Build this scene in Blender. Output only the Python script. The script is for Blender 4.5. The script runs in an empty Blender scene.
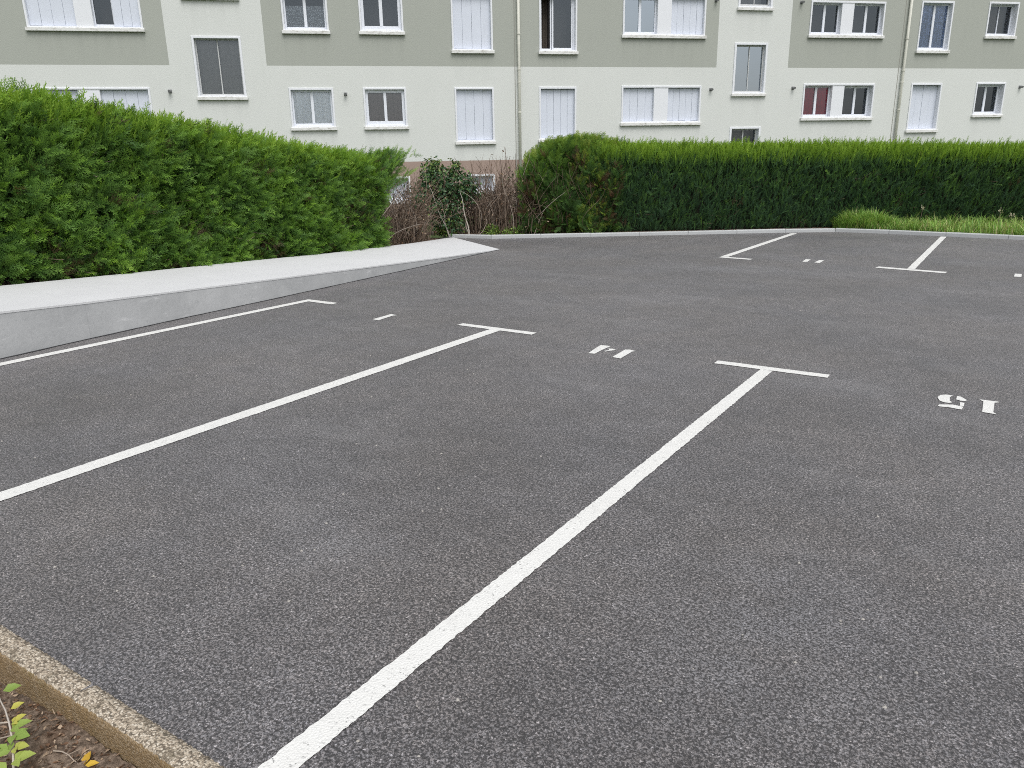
import bpy, math, random
import numpy as np
from mathutils import Matrix, Vector

random.seed(7)
RNG = np.random.default_rng(11)
SC = bpy.context.scene
COL = SC.collection
R = math.radians

# ------------------------------------------------------------------ helpers
def tag(o, label=None, cat=None, group=None, kind=None):
    if label: o["label"] = label
    if cat: o["category"] = cat
    if group: o["group"] = group
    if kind: o["kind"] = kind
    return o

def empty(name, loc, rz=0.0):
    o = bpy.data.objects.new(name, None); COL.objects.link(o)
    o.location = loc; o.rotation_euler = (0, 0, rz); o.empty_display_size = .2
    return o

class MB:
    """collects faces of one mesh"""
    def __init__(s): s.v = []; s.f = []; s.m = []
    def poly(s, pts, mi=0):
        b = len(s.v); s.v += [tuple(p) for p in pts]
        s.f.append(tuple(range(b, b + len(pts)))); s.m.append(mi)
    def box(s, x0, x1, y0, y1, z0, z1, mi=0, bev=0.0):
        if bev <= 0:
            b = len(s.v)
            s.v += [(x, y, z) for z in (z0, z1) for y in (y0, y1) for x in (x0, x1)]
            for f in ((0, 2, 3, 1), (4, 5, 7, 6), (0, 1, 5, 4), (2, 6, 7, 3), (0, 4, 6, 2), (1, 3, 7, 5)):
                s.f.append(tuple(b + i for i in f)); s.m.append(mi)
            return
        # chamfered box: 24 verts
        cs = {}
        for ix, (x, dx) in enumerate(((x0, 1), (x1, -1))):
            for iy, (y, dy) in enumerate(((y0, 1), (y1, -1))):
                for iz, (z, dz) in enumerate(((z0, 1), (z1, -1))):
                    for ax in range(3):
                        p = [x + dx * bev, y + dy * bev, z + dz * bev]
                        p[ax] = (x, y, z)[ax]
                        cs[(ix, iy, iz, ax)] = len(s.v); s.v.append(tuple(p))
        def F(*k):
            s.f.append(tuple(cs[q] for q in k)); s.m.append(mi)
        for a in (0, 1):
            o = (lambda *k: F(*k)) if a else (lambda *k: F(*k[::-1]))
            o((a,0,0,0),(a,1,0,0),(a,1,1,0),(a,0,1,0))
            o((0,a,0,1),(0,a,1,1),(1,a,1,1),(1,a,0,1))
            o((0,0,a,2),(1,0,a,2),(1,1,a,2),(0,1,a,2))
        for i in (0, 1):
            for j in (0, 1):
                def E(*k):
                    F(*(k if (i ^ j) else k[::-1]))
                E((i,j,0,0),(i,j,0,1),(i,j,1,1),(i,j,1,0))
                E((i,0,j,2),(i,0,j,0),(i,1,j,0),(i,1,j,2))
                E((0,i,j,1),(0,i,j,2),(1,i,j,2),(1,i,j,1))
        for i in (0, 1):
            for j in (0, 1):
                for k in (0, 1):
                    t = ((i,j,k,0),(i,j,k,1),(i,j,k,2))
                    F(*(t if (i + j + k) % 2 else t[::-1]))
    def tube(s, pts, r, n=10, mi=0, cap=True):
        pts = [Vector(p) for p in pts]; rs = r if hasattr(r, '__len__') else [r] * len(pts)
        b = len(s.v)
        for i, p in enumerate(pts):
            d = (pts[min(i + 1, len(pts) - 1)] - pts[max(i - 1, 0)]).normalized()
            u = d.orthogonal().normalized() if abs(d.z) > .9 else d.cross(Vector((0, 0, 1))).normalized()
            w = d.cross(u)
            for k in range(n):
                a = 2 * math.pi * k / n
                s.v.append(tuple(p + (u * math.cos(a) + w * math.sin(a)) * rs[i]))
        for i in range(len(pts) - 1):
            for k in range(n):
                s.f.append((b + i*n + k, b + i*n + (k+1) % n, b + (i+1)*n + (k+1) % n, b + (i+1)*n + k)); s.m.append(mi)
        if cap:
            s.f.append(tuple(b + k for k in range(n))[::-1]); s.m.append(mi)
            e = b + (len(pts) - 1) * n
            s.f.append(tuple(e + k for k in range(n))); s.m.append(mi)
    def build(s, name, mats, parent=None, smooth=False):
        me = bpy.data.meshes.new(name); me.from_pydata(s.v, [], s.f)
        if not isinstance(mats, (list, tuple)): mats = [mats]
        for m in mats: me.materials.append(m)
        me.polygons.foreach_set('material_index', s.m)
        if smooth: me.polygons.foreach_set('use_smooth', [True] * len(s.f))
        me.update()
        o = bpy.data.objects.new(name, me); COL.objects.link(o)
        if parent: o.parent = parent
        return o

def np_mesh(name, verts, faces_k, mat, parent=None, attrs=None, smooth=False):
    """verts (N,3); faces (M,k) all the same size; attrs: name -> (N,) point floats"""
    me = bpy.data.meshes.new(name)
    verts = np.asarray(verts, dtype=np.float32); faces_k = np.asarray(faces_k, dtype=np.int32)
    M, k = faces_k.shape
    me.vertices.add(len(verts)); me.vertices.foreach_set('co', verts.ravel())
    me.loops.add(M * k); me.loops.foreach_set('vertex_index', faces_k.ravel())
    me.polygons.add(M); me.polygons.foreach_set('loop_start', np.arange(M, dtype=np.int32) * k)
    if smooth: me.polygons.foreach_set('use_smooth', np.ones(M, dtype=bool))
    me.update(calc_edges=True)
    for an, av in (attrs or {}).items():
        a = me.attributes.new(an, 'FLOAT', 'POINT'); a.data.foreach_set('value', np.asarray(av, dtype=np.float32))
    me.materials.append(mat)
    o = bpy.data.objects.new(name, me); COL.objects.link(o)
    if parent: o.parent = parent
    return o

# smooth pseudo noise, any shape of arrays
def vn(x, y, s=0.0):
    return (np.sin(x*1.7 + y*2.3 + s) + np.sin(x*3.1 - y*1.9 + 1.3 + s*2) + .7*np.sin(x*5.3 + y*4.7 + 2.1 - s) + .5*np.sin(-x*9.1 + y*7.7 + s*3)) / 3.2

# ------------------------------------------------------------------ materials
class NT:
    def __init__(s, name):
        s.m = bpy.data.materials.new(name); s.m.use_nodes = True
        s.t = s.m.node_tree; s.b = s.t.nodes['Principled BSDF']; s.out = s.t.nodes['Material Output']
        s.co = s.n('ShaderNodeTexCoord').outputs['Object']
    def n(s, t, **kw):
        nd = s.t.nodes.new(t)
        for k, v in kw.items(): setattr(nd, k, v)
        return nd
    def l(s, a, b): s.t.links.new(a, b)
    def noise(s, scale, detail=4, rough=.55, co=None, stretch=None):
        nd = s.n('ShaderNodeTexNoise'); nd.inputs['Scale'].default_value = scale
        nd.inputs['Detail'].default_value = detail; nd.inputs['Roughness'].default_value = rough
        c = co or s.co
        if stretch:
            mp = s.n('ShaderNodeMapping'); mp.inputs['Scale'].default_value = stretch; s.l(c, mp.inputs['Vector']); c = mp.outputs[0]
        s.l(c, nd.inputs['Vector']); return nd.outputs['Fac']
    def voro(s, scale, feature='F1', out='Color', stretch=None, rnd=1.0):
        nd = s.n('ShaderNodeTexVoronoi', feature=feature); nd.inputs['Scale'].default_value = scale
        nd.inputs['Randomness'].default_value = rnd
        c = s.co
        if stretch:
            mp = s.n('ShaderNodeMapping'); mp.inputs['Scale'].default_value = stretch; s.l(c, mp.inputs['Vector']); c = mp.outputs[0]
        s.l(c, nd.inputs['Vector']); return nd.outputs[out]
    def ramp(s, fac, stops, interp='LINEAR'):
        nd = s.n('ShaderNodeValToRGB'); cr = nd.color_ramp; cr.interpolation = interp
        while len(cr.elements) < len(stops): cr.elements.new(.5)
        for e, (p, c) in zip(cr.elements, stops):
            e.position = p; e.color = (c, c, c, 1) if not hasattr(c, '__len__') else (*c, 1)
        s.l(fac, nd.inputs['Fac']); return nd.outputs['Color']
    def mix(s, a, b, fac, mode='MIX'):
        nd = s.n('ShaderNodeMix', data_type='RGBA', blend_type=mode)
        for si, val in ((0, fac), (6, a), (7, b)):
            sock = nd.inputs[si]
            if hasattr(val, 'is_output'): s.l(val, sock)
            elif hasattr(val, '__len__'): sock.default_value = (*val, 1)
            else: sock.default_value = val if si == 0 else (val, val, val, 1)
        return nd.outputs[2]
    def math(s, op, a, b=0.0):
        nd = s.n('ShaderNodeMath', operation=op)
        for i, v in enumerate((a, b)):
            if hasattr(v, 'is_output'): s.l(v, nd.inputs[i])
            else: nd.inputs[i].default_value = v
        return nd.outputs[0]
    def attr(s, name):
        nd = s.n('ShaderNodeAttribute'); nd.attribute_name = name; return nd.outputs['Fac']
    def sep(s, co=None):
        nd = s.n('ShaderNodeSeparateXYZ'); s.l(co or s.co, nd.inputs[0]); return nd.outputs
    def bump(s, h, strength=.3, dist=.01, nrm=None):
        nd = s.n('ShaderNodeBump'); nd.inputs['Strength'].default_value = strength; nd.inputs['Distance'].default_value = dist
        s.l(h, nd.inputs['Height'])
        if nrm: s.l(nrm, nd.inputs['Normal'])
        return nd.outputs[0]
    def fin(s, col, rough=.8, nrm=None, spec=.5):
        if hasattr(col, 'is_output'): s.l(col, s.b.inputs['Base Color'])
        else: s.b.inputs['Base Color'].default_value = (*col, 1)
        if hasattr(rough, 'is_output'): s.l(rough, s.b.inputs['Roughness'])
        else: s.b.inputs['Roughness'].default_value = rough
        s.b.inputs['Specular IOR Level'].default_value = spec
        if nrm: s.l(nrm, s.b.inputs['Normal'])
        return s.m

def m_plain(name, col, rough=.6, var=.06, scale=6, spec=.4):
    t = NT(name); n = t.noise(scale, 5)
    c = t.mix(col, tuple(max(0, x * (1 - 2.2 * var)) for x in col), n)
    return t.fin(c, rough, None, spec)

def m_asphalt():
    t = NT('asphalt_surface')
    v = t.n('ShaderNodeTexVoronoi', feature='F1'); v.inputs['Scale'].default_value = 160
    wob = t.n('ShaderNodeVectorMath', operation='MULTIPLY_ADD')
    nz = t.n('ShaderNodeTexNoise'); nz.inputs['Scale'].default_value = 90; t.l(t.co, nz.inputs['Vector'])
    t.l(nz.outputs['Color'], wob.inputs[0]); wob.inputs[1].default_value = (.016, .016, .016); t.l(t.co, wob.inputs[2])
    t.l(wob.outputs[0], v.inputs['Vector'])
    sx = t.n('ShaderNodeSeparateColor'); t.l(v.outputs['Color'], sx.inputs[0])
    pit = t.noise(92, 4, .64)
    # flat-topped stones of much the same grey, black gaps: bitumen, with pit shade put into the colour
    col = t.ramp(sx.outputs[0], [(0, .09), (.2, .14), (.6, .19), (.9, .24), (.985, .34), (1, .5)])
    gap = t.ramp(pit, [(.40, 1), (.465, .75), (.51, 0)])
    gap2 = t.math('MULTIPLY', t.ramp(v.outputs['Distance'], [(.50, 0), (.66, 1)]), .9)
    gap = t.math('MAXIMUM', gap, gap2)
    col = t.mix(col, (.014, .0135, .014), t.math('MULTIPLY', gap, .93))
    warm = t.mix((1.07, .99, .965), (1.01, .985, 1.01), sx.outputs[1])
    col = t.mix(col, warm, 1.0, 'MULTIPLY')
    big = t.ramp(t.noise(.45, 6, .64), [(.3, .70), (.7, 1.18)])
    col = t.mix(col, big, 1.0, 'MULTIPLY')
    mid = t.ramp(t.noise(5, 5, .65), [(.3, .84), (.7, 1.16)])
    col = t.mix(col, mid, 1.0, 'MULTIPLY')
    tint = t.mix((1.02, .99, .972), (.985, .99, 1.025), t.ramp(t.noise(.7, 4, .6), [(.38, 0), (.62, 1)]))
    col = t.mix(col, tint, 1.0, 'MULTIPLY')
    # dusty patches where something was spilled and dried
    for (px, py, rx, ry) in ((-.55, 2.35, .62, .75), (-2.35, 2.05, .35, .30), (-3.6, 11.0, 1.6, .5)):
        d = t.n('ShaderNodeVectorMath', operation='DISTANCE'); mp = t.n('ShaderNodeMapping'); mp.inputs['Location'].default_value = (-px/rx, -py/ry, 0); mp.inputs['Scale'].default_value = (1/rx, 1/ry, 1)
        t.l(t.co, mp.inputs['Vector']); t.l(mp.outputs[0], d.inputs[0]); d.inputs[1].default_value = (0, 0, 0)
        mk = t.math('MULTIPLY', t.ramp(d.outputs['Value'], [(.05, 1), (1.0, 0)]), t.ramp(t.noise(3.2, 6, .7), [(.35, .1), (.65, 1)]))
        col = t.mix(col, (.27, .275, .30), t.math('MULTIPLY', t.math('MULTIPLY', mk, t.math('SUBTRACT', 1.0, gap)), .55))
    # pale dusty scuffs and a few rusty spots
    sc = t.ramp(t.noise(.8, 8, .74, stretch=(.6, 1.5, 1)), [(.53, 0), (.72, 1)])
    sc2 = t.math('MULTIPLY', sc, t.ramp(pit, [(.35, .15), (.6, .75)]))
    col = t.mix(col, (.25, .245, .25), t.math('MULTIPLY', sc2, .5))
    col = t.mix(col, (.13, .07, .045), t.math('MULTIPLY', t.ramp(t.noise(2.3, 5, .6), [(.70, 0), (.80, 1)]), .15))
    h = t.math('ADD', t.math('MULTIPLY', pit, 1.2), t.math('MULTIPLY', sx.outputs[0], .25))
    n1 = t.bump(h, .7, .006)
    t.b.inputs['Sheen Weight'].default_value = .22; t.b.inputs['Sheen Roughness'].default_value = .3
    return t.fin(col, .58, n1, .6)

def m_paint():
    t = NT('road_paint')
    v = t.n('ShaderNodeTexVoronoi', feature='F1'); v.inputs['Scale'].default_value = 120; t.l(t.co, v.inputs['Vector'])
    sx = t.n('ShaderNodeSeparateColor'); t.l(v.outputs['Color'], sx.inputs[0])
    pit = t.math('MULTIPLY', t.ramp(t.noise(95, 3, .6), [(.60, 0), (.68, 1)]), t.ramp(t.noise(8, 3, .6), [(.42, .25), (.6, 1)]))
    c = t.mix((.69, .69, .67), (.60, .60, .58), t.noise(14, 5, .7))
    c = t.mix(c, (.13, .13, .13), t.math('MULTIPLY', pit, .85))
    c = t.mix(c, (.56, .555, .54), t.ramp(t.noise(3.5, 6, .7), [(.56, 0), (.8, .5)]))
    return t.fin(c, .6, t.bump(v.outputs['Distance'], .5, -.004), .4)

def m_concrete(name, col, speck=.12, grain=60, joint=False):
    t = NT(name)
    c = t.mix(tuple(x * .86 for x in col), tuple(min(1, x * 1.08) for x in col), t.noise(1.6, 7, .65))
    c = t.mix(c, tuple(x * (1 - speck * 2) for x in col), t.ramp(t.noise(grain, 3, .7), [(.45, 0), (.75, .8)]))
    return t.fin(c, .85, t.bump(t.noise(grain, 4, .7), .25, .004), .3)

def m_wallface():
    t = NT('trowelled_grey_concrete')
    c = t.mix((.30, .308, .312), (.46, .468, .472), t.ramp(t.noise(1.1, 8, .72), [(.3, 0), (.7, 1)]))
    c = t.mix(c, (.62, .625, .63), t.ramp(t.noise(2.0, 8, .78, stretch=(1, 1.2, 4)), [(.57, 0), (.68, .6)]))
    c = t.mix(c, (.22, .23, .24), t.ramp(t.noise(3.1, 7, .75), [(.60, 0), (.75, .45)]))
    c = t.mix(c, (.26, .265, .27), t.ramp(t.noise(45, 4, .7), [(.56, 0), (.72, .5)]))
    # one faint formwork seam
    y = t.sep()[1]
    f = t.math('ABSOLUTE', t.math('SUBTRACT', y, 3.67))
    c = t.mix(c, (.24, .245, .25), t.math('MULTIPLY', t.math('LESS_THAN', f, .006), .22))
    return t.fin(c, .8, t.bump(t.noise(30, 5, .7), .3, .005), .35)

def m_aggregate(name, dirt):
    t = NT(name)
    v = t.n('ShaderNodeTexVoronoi', feature='F1'); v.inputs['Scale'].default_value = 150; t.l(t.co, v.inputs['Vector'])
    sx = t.n('ShaderNodeSeparateColor'); t.l(v.outputs['Color'], sx.inputs[0])
    c = t.ramp(sx.outputs[0], [(0, (.13, .105, .08)), (.35, (.33, .275, .21)), (.7, (.46, .395, .31)), (1, (.60, .54, .45))])
    c = t.mix(c, (.10, .085, .065), t.ramp(v.outputs['Distance'], [(.5, 0), (.8, .9)]))
    c = t.mix(c, (.10, .085, .055), t.ramp(t.noise(11, 6, .7), [(.54, 0), (.72, .75)]))
    if dirt:
        c = t.mix(c, (.235, .155, .070), t.ramp(t.noise(7, 6, .7), [(.2, .5), (.7, .9)]))
        c = t.mix(c, (.10, .10, .03), t.ramp(t.noise(5, 5, .7), [(.55, 0), (.7, .4)]))
    return t.fin(c, .9, t.bump(v.outputs['Distance'], .8, -.004), .25)

def m_render(name, col, stain):
    t = NT(name)
    c = t.mix(tuple(x * .95 for x in col), tuple(min(1, x * 1.03) for x in col), t.noise(.8, 6, .6))
    c = t.mix(c, tuple(a * b for a, b in zip(col, stain)), t.math('MULTIPLY', t.ramp(t.noise(1.3, 6, .7, stretch=(2.6, 1, .3)), [(.54, 0), (.8, .4)]), t.ramp(t.noise(.35, 3), [(.4, .1), (.65, 1)])))
    st = t.math('MULTIPLY', t.math('POWER', t.attr('stain'), 1.6), t.ramp(t.noise(2.2, 5, .7, stretch=(1.8, 1, .10)), [(.42, 0), (.70, 1)]))
    c = t.mix(c, tuple(x * .62 for x in col), t.math('MULTIPLY', st, .32))
    c = t.mix(c, tuple(x * .88 for x in col), t.ramp(t.noise(38, 3, .6), [(.5, 0), (.75, .5)]))
    return t.fin(c, .9, t.bump(t.noise(34, 3, .6), .35, .012), .2)

def m_sill():
    t = NT('stained_sill_paint')
    c = t.mix((.74, .75, .75), (.66, .66, .64), t.noise(4, 4))
    c = t.mix(c, (.20, .18, .13), t.ramp(t.noise(5.5, 6, .72, stretch=(1.5, 1, 4)), [(.50, 0), (.68, .7)]))
    return t.fin(c, .75, None, .3)

def m_leaf(name, stops, trans=.3, rough=.55):
    t = NT(name)
    c = t.ramp(t.attr('tone'), stops)
    t.fin(c, rough, None, .3)
    tr = t.n('ShaderNodeBsdfTranslucent'); t.l(t.mix(c, (1.15, 1.1, .6), 1.0, 'MULTIPLY'), tr.inputs['Color'])
    mx = t.n('ShaderNodeMixShader'); mx.inputs[0].default_value = trans
    t.l(t.b.outputs[0], mx.inputs[1]); t.l(tr.outputs[0], mx.inputs[2]); t.l(mx.outputs[0], t.out.inputs[0])
    return t.m

def m_soil():
    t = NT('bare_soil')
    c = t.ramp(t.noise(34, 8, .8), [(.30, (.022, .016, .012)), (.46, (.105, .078, .058)), (.60, (.25, .19, .145)), (.76, (.50, .42, .34))])
    c = t.mix(c, (.09, .05, .03), t.ramp(t.noise(9, 5), [(.5, 0), (.7, .6)]))
    return t.fin(c, .95, t.bump(t.noise(60, 6, .75), .8, .01), .2)

def m_ground():
    t = NT('rough_lawn')
    c = t.ramp(t.noise(2.2, 9, .7), [(.3, (.03, .045, .014)), (.55, (.055, .085, .024)), (.75, (.10, .115, .045))])
    return t.fin(c, .95, t.bump(t.noise(40, 5), .6, .03), .2)

def m_glass(name='window_glass', add=.09):
    t = NT(name)
    tr = t.n('ShaderNodeBsdfTransparent'); tr.inputs[0].default_value = (.95, .96, .96, 1)
    gl = t.n('ShaderNodeBsdfGlossy'); gl.inputs['Color'].default_value = (.80, .90, 1.0, 1); gl.inputs['Roughness'].default_value = .015
    fr = t.n('ShaderNodeFresnel'); fr.inputs[0].default_value = 1.5
    t.l(t.bump(t.noise(1.4, 2), .08, .02), gl.inputs['Normal'])
    f = t.math('ADD', t.math('MULTIPLY', fr.outputs[0], 1.3), add)
    mx = t.n('ShaderNodeMixShader'); t.l(f, mx.inputs[0]); t.l(tr.outputs[0], mx.inputs[1]); t.l(gl.outputs[0], mx.inputs[2])
    t.l(mx.outputs[0], t.out.inputs[0]); return t.m

def m_curtain(name, a, b, folds=True, lace=False):
    t = NT(name)
    w = t.noise(9, 3, .6, stretch=(3.2, 1, .08))
    c = t.mix(a, b, t.ramp(w, [(.25, 0), (.75, 1)]))
    if lace:
        v = t.voro(26, 'F1', 'Distance')
        c = t.mix(c, tuple(x * .22 for x in a), t.ramp(v, [(.30, 0), (.5, .85)]))
    return t.fin(c, .9, None, .1)

def m_bark(name, stops):
    t = NT(name)
    return t.fin(t.ramp(t.attr('tone'), stops), .9, None, .2)

M = {}
M['asphalt'] = m_asphalt(); M['paint'] = m_paint()
M['path'] = m_concrete('pale_brushed_concrete', (.585, .592, .60), .05, 90)
M['wallface'] = m_wallface()
M['kerb'] = m_concrete('grey_kerb_concrete', (.455, .47, .475), .10, 70)
M['kerbtop'] = m_aggregate('exposed_aggregate', False); M['kerbface'] = m_aggregate('mossy_aggregate', True)
M['soil'] = m_soil(); M['ground'] = m_ground()
M['cream'] = m_render('cream_render', (.625, .645, .625), (.80, .82, .78))
M['grey'] = m_render('grey_green_render', (.372, .390, .354), (.82, .82, .80))
M['brown'] = m_render('brown_render', (.34, .258, .222), (.8, .8, .8))
M['white'] = m_plain('white_window_paint', (.74, .76, .80), .5, .03)
M['pvc'] = m_plain('white_plastic', (.72, .75, .81), .4, .03)
M['shut'] = m_plain('white_shutter_paint', (.63, .67, .755), .5, .04, 3)
M['metalg'] = m_plain('pale_aluminium', (.55, .56, .56), .45, .05)
M['sill'] = m_sill(); M['glass'] = m_glass(add=.035); M['glass_sky'] = m_glass('mirroring_glass', .30); M['frost'] = m_plain('frosted_pane', (.50, .53, .60), .5, .12, 14)
M['dark'] = m_plain('dim_room', (.10, .092, .088), .9, .1)
M['rubber'] = m_plain('dark_seal', (.03, .03, .032), .7, .1)
M['pipe'] = m_plain('cream_pipe_paint', (.66, .66, .59), .5, .08, 4)
M['ventm'] = m_plain('grey_vent_metal', (.20, .205, .21), .5, .1)
M['roof'] = m_plain('flat_roof_gravel', (.3, .3, .29), .9, .1)
M['net'] = m_curtain('white_net_curtain', (.90, .91, .92), (.74, .76, .78))
M['lace'] = m_curtain('white_lace_curtain', (.66, .70, .75), (.52, .56, .60), lace=True)
M['bluelace'] = m_curtain('blue_grey_lace', (.52, .66, .98), (.26, .36, .62), lace=True)
M['red'] = m_curtain('red_curtain', (.42, .010, .045), (.28, .006, .025))
M['beige'] = m_curtain('beige_curtain', (.27, .235, .225), (.25, .215, .205))
M['brownc'] = m_curtain('brown_curtain', (.16, .14, .12), (.07, .06, .05))
M['greyb'] = m_curtain('grey_blind', (.27, .265, .26), (.255, .25, .245))

# ------------------------------------------------------------------ ground
def sheet(name, pts, z, mat):
    b = MB(); b.poly([(x, y, z) for x, y in pts]); return b.build(name, mat)

tag(sheet('ground', [(-220, -220), (220, -220), (220, 220), (-220, 220)], -.16, M['ground']), kind='structure')

KERB = [(-10.36, 13.02), (-9.502, 13.10), (-8.615, 13.70), (-7.697, 14.36), (-6.743, 15.03), (-5.704, 15.77), (-4.70, 16.50), (-4.041, 16.94), (-3.72, 17.18),
        (-3.474, 17.33), (-3.15, 17.41), (-2.826, 17.42), (-1.903, 17.31), (-.976, 17.17), (.063, 17.02), (2.0, 16.70), (4.0, 16.36), (7.0, 15.86), (10.5, 15.27)]
# lot surface: fine sheet, edges tucked under the kerbs and the path wall
b = MB()
lot = [(-7.0, .90), (10.5, .90)] + [(x + .02, y + .05) for x, y in KERB[::-1]] + [(-10.5, 12.9), (-8.3, 11.2), (-7.95, 8.5), (-7.55, 4.0), (-7.30, .90)]
b.poly([(x, y, 0) for x, y in lot])
b.poly([(x, y, -.14) for x, y in lot][::-1])
for i in range(len(lot)):
    (x0, y0), (x1, y1) = lot[i], lot[(i + 1) % len(lot)]
    b.poly([(x0, y0, -.14), (x1, y1, -.14), (x1, y1, 0), (x0, y0, 0)])
tag(b.build('asphalt', M['asphalt']), kind='structure')

# ------------------------------------------------------------------ ramped path and its grey wall
NEAR = [(-7.06, .20, .57), (-7.20, 1.6, .485), (-7.323, 2.815, .412), (-7.421, 3.689, .356), (-7.525, 4.796, .302), (-7.58, 5.801, .258), (-7.729, 7.661, .172), (-7.883, 9.553, .086), (-8.045, 11.633, .004)]
FAR = [(-9.20, .20, .57), (-9.24, 1.6, .485), (-9.28, 2.815, .412), (-9.34, 3.90, .356), (-9.38, 5.30, .302), (-9.42, 6.6, .258), (-9.50, 8.75, .172), (-9.80, 11.1, .086), (-10.30, 13.10, .004)]
T = .018
b = MB()
for i in range(len(NEAR) - 1):
    a, c, d, e = NEAR[i], NEAR[i+1], FAR[i+1], FAR[i]
    b.poly([a, c, d, e])
    b.poly([(c[0], c[1], c[2] - T), (a[0], a[1], a[2] - T), a, c][::-1] if False else [(a[0], a[1], a[2] - T), (c[0], c[1], c[2] - T), c, a])
    b.poly([(d[0], d[1], d[2] - .3), (e[0], e[1], e[2] - .3), e, d])
a, e = NEAR[0], FAR[0]
b.poly([(e[0], e[1], e[2] - T), (a[0], a[1], a[2] - T), a, e])
tag(b.build('path', M['path']), kind='structure')

b = MB()
IN = .004
for i in range(len(NEAR) - 1):
    a, c = NEAR[i], NEAR[i+1]
    za, zc = a[2] - T - .001, c[2] - T - .001
    ax, cx = a[0] - IN, c[0] - IN
    b.poly([(ax, a[1], -.14), (cx, c[1], -.14), (cx, c[1], max(zc, -.13)), (ax, a[1], za)])
    b.poly([(ax - .16, a[1], -.14), (ax - .16, a[1], za), (cx - .16, c[1], max(zc, -.13)), (cx - .16, c[1], -.14)])
    b.poly([(ax, a[1], za), (cx, c[1], max(zc, -.13)), (cx - .16, c[1], max(zc, -.13)), (ax - .16, a[1], za)])
a = NEAR[0]
b.poly([(a[0] - IN, a[1], -.14), (a[0] - IN, a[1], a[2] - T), (a[0] - .164, a[1], a[2] - T), (a[0] - .164, a[1], -.14)])
o = b.build('retaining_wall', M['wallface'])
tag(o, 'low smooth grey concrete wall tapering down along the edge of the pale path', 'wall')

b = MB()
for i in range(len(NEAR) - 1):
    (ax, ay, _), (cx, cy, _) = NEAR[i], NEAR[i+1]; n_ = max(2, int((cy - ay)/.06))
    for k in range(n_):
        q = [(ax + (cx - ax)*u, ay + (cy - ay)*u) for u in (k/n_, (k + 1)/n_)]
        ws = [.022 + .012*float(vn(np.array(y*3.0), np.array(y*1.3), 2)) + .006*float(vn(np.array(y*14.0), np.array(0.), 5)) for _, y in q]
        b.poly([(q[0][0] - .004, q[0][1], .004), (q[0][0] + max(.004, ws[0]), q[0][1], .004), (q[1][0] + max(.004, ws[1]), q[1][1], .004), (q[1][0] - .004, q[1][1], .004)])
tag(b.build('bitumen_joint', m_plain('bitumen', (.035, .036, .04), .7, .15, 30)), kind='structure')
b = MB(); rg = random.Random(5)
for i in range(210):
    x, y = (rg.uniform(-6.5, 3.5), rg.uniform(1.0, 9)) if i % 3 else (rg.uniform(-3.2, 1.5), rg.uniform(.98, 3.2)); r0 = rg.uniform(.003, .008)
    if y < 1.0: continue
    p = [(x + r0*math.cos(a)*rg.uniform(.7, 1.2), y + r0*math.sin(a)*rg.uniform(.7, 1.2), .0005) for a in (0, 1.25, 2.5, 3.8, 5.0)]
    t_ = (x + rg.uniform(-.3, .3)*r0, y + rg.uniform(-.3, .3)*r0, r0*rg.uniform(.7, 1.1))
    for k in range(5): b.poly([p[k], p[(k+1) % 5], t_])
tag(b.build('loose_grit', m_plain('grit_stone', (.42, .40, .37), .9, .2, 60)), 'scattered pale grains of grit lying on the asphalt', 'grit', kind='stuff')

# ------------------------------------------------------------------ far kerb
def offset_line(pts, d):
    out = []
    for i in range(len(pts)):
        p0, p1 = pts[max(i-1, 0)], pts[min(i+1, len(pts)-1)]
        dx, dy = p1[0]-p0[0], p1[1]-p0[1]; L = math.hypot(dx, dy)
        out.append((pts[i][0] - dy/L*d, pts[i][1] + dx/L*d))
    return out
def resample(pts, step):
    P = np.array(pts); seg = np.hypot(*np.diff(P, axis=0).T); s = np.concatenate([[0], np.cumsum(seg)])
    t = np.arange(0, s[-1], step); return [(float(np.interp(x, s, P[:, 0])), float(np.interp(x, s, P[:, 1]))) for x in t]
kl = resample(KERB, 1.05)
b = MB(); HK = .074
for i in range(len(kl) - 1):
    p, q = kl[i], kl[i+1]; dx, dy = q[0]-p[0], q[1]-p[1]; L = math.hypot(dx, dy); dx /= L; dy /= L
    g0 = .005; hh = HK + random.uniform(-.004, .004); off = random.uniform(-.004, .004)
    def P(t, d, z): return (p[0] + dx*t - dy*(d + off), p[1] + dy*t + dx*(d + off), z)
    prof = [(0, -.1), (0, hh - .016), (.005, hh - .005), (.016, hh), (.10, hh), (.108, hh - .01), (.108, -.1)]
    for k in range(len(prof) - 1):
        (d0, z0), (d1, z1) = prof[k], prof[k+1]
        b.poly([P(g0, d0, z0), P(L - g0, d0, z0), P(L - g0, d1, z1), P(g0, d1, z1)])
    b.poly([P(g0, d, z) for d, z in prof]); b.poly([P(L - g0, d, z) for d, z in prof[::-1]])
    b.poly([P(-g0, .012, hh - .022), P(g0, .012, hh - .022), P(g0, .1, hh - .012), P(-g0, .1, hh - .012)])
    b.poly([P(-g0, .012, -.1), P(g0, .012, -.1), P(g0, .012, hh - .022), P(-g0, .012, hh - .022)])
tag(b.build('kerb', M['kerb']), kind='structure')

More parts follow.
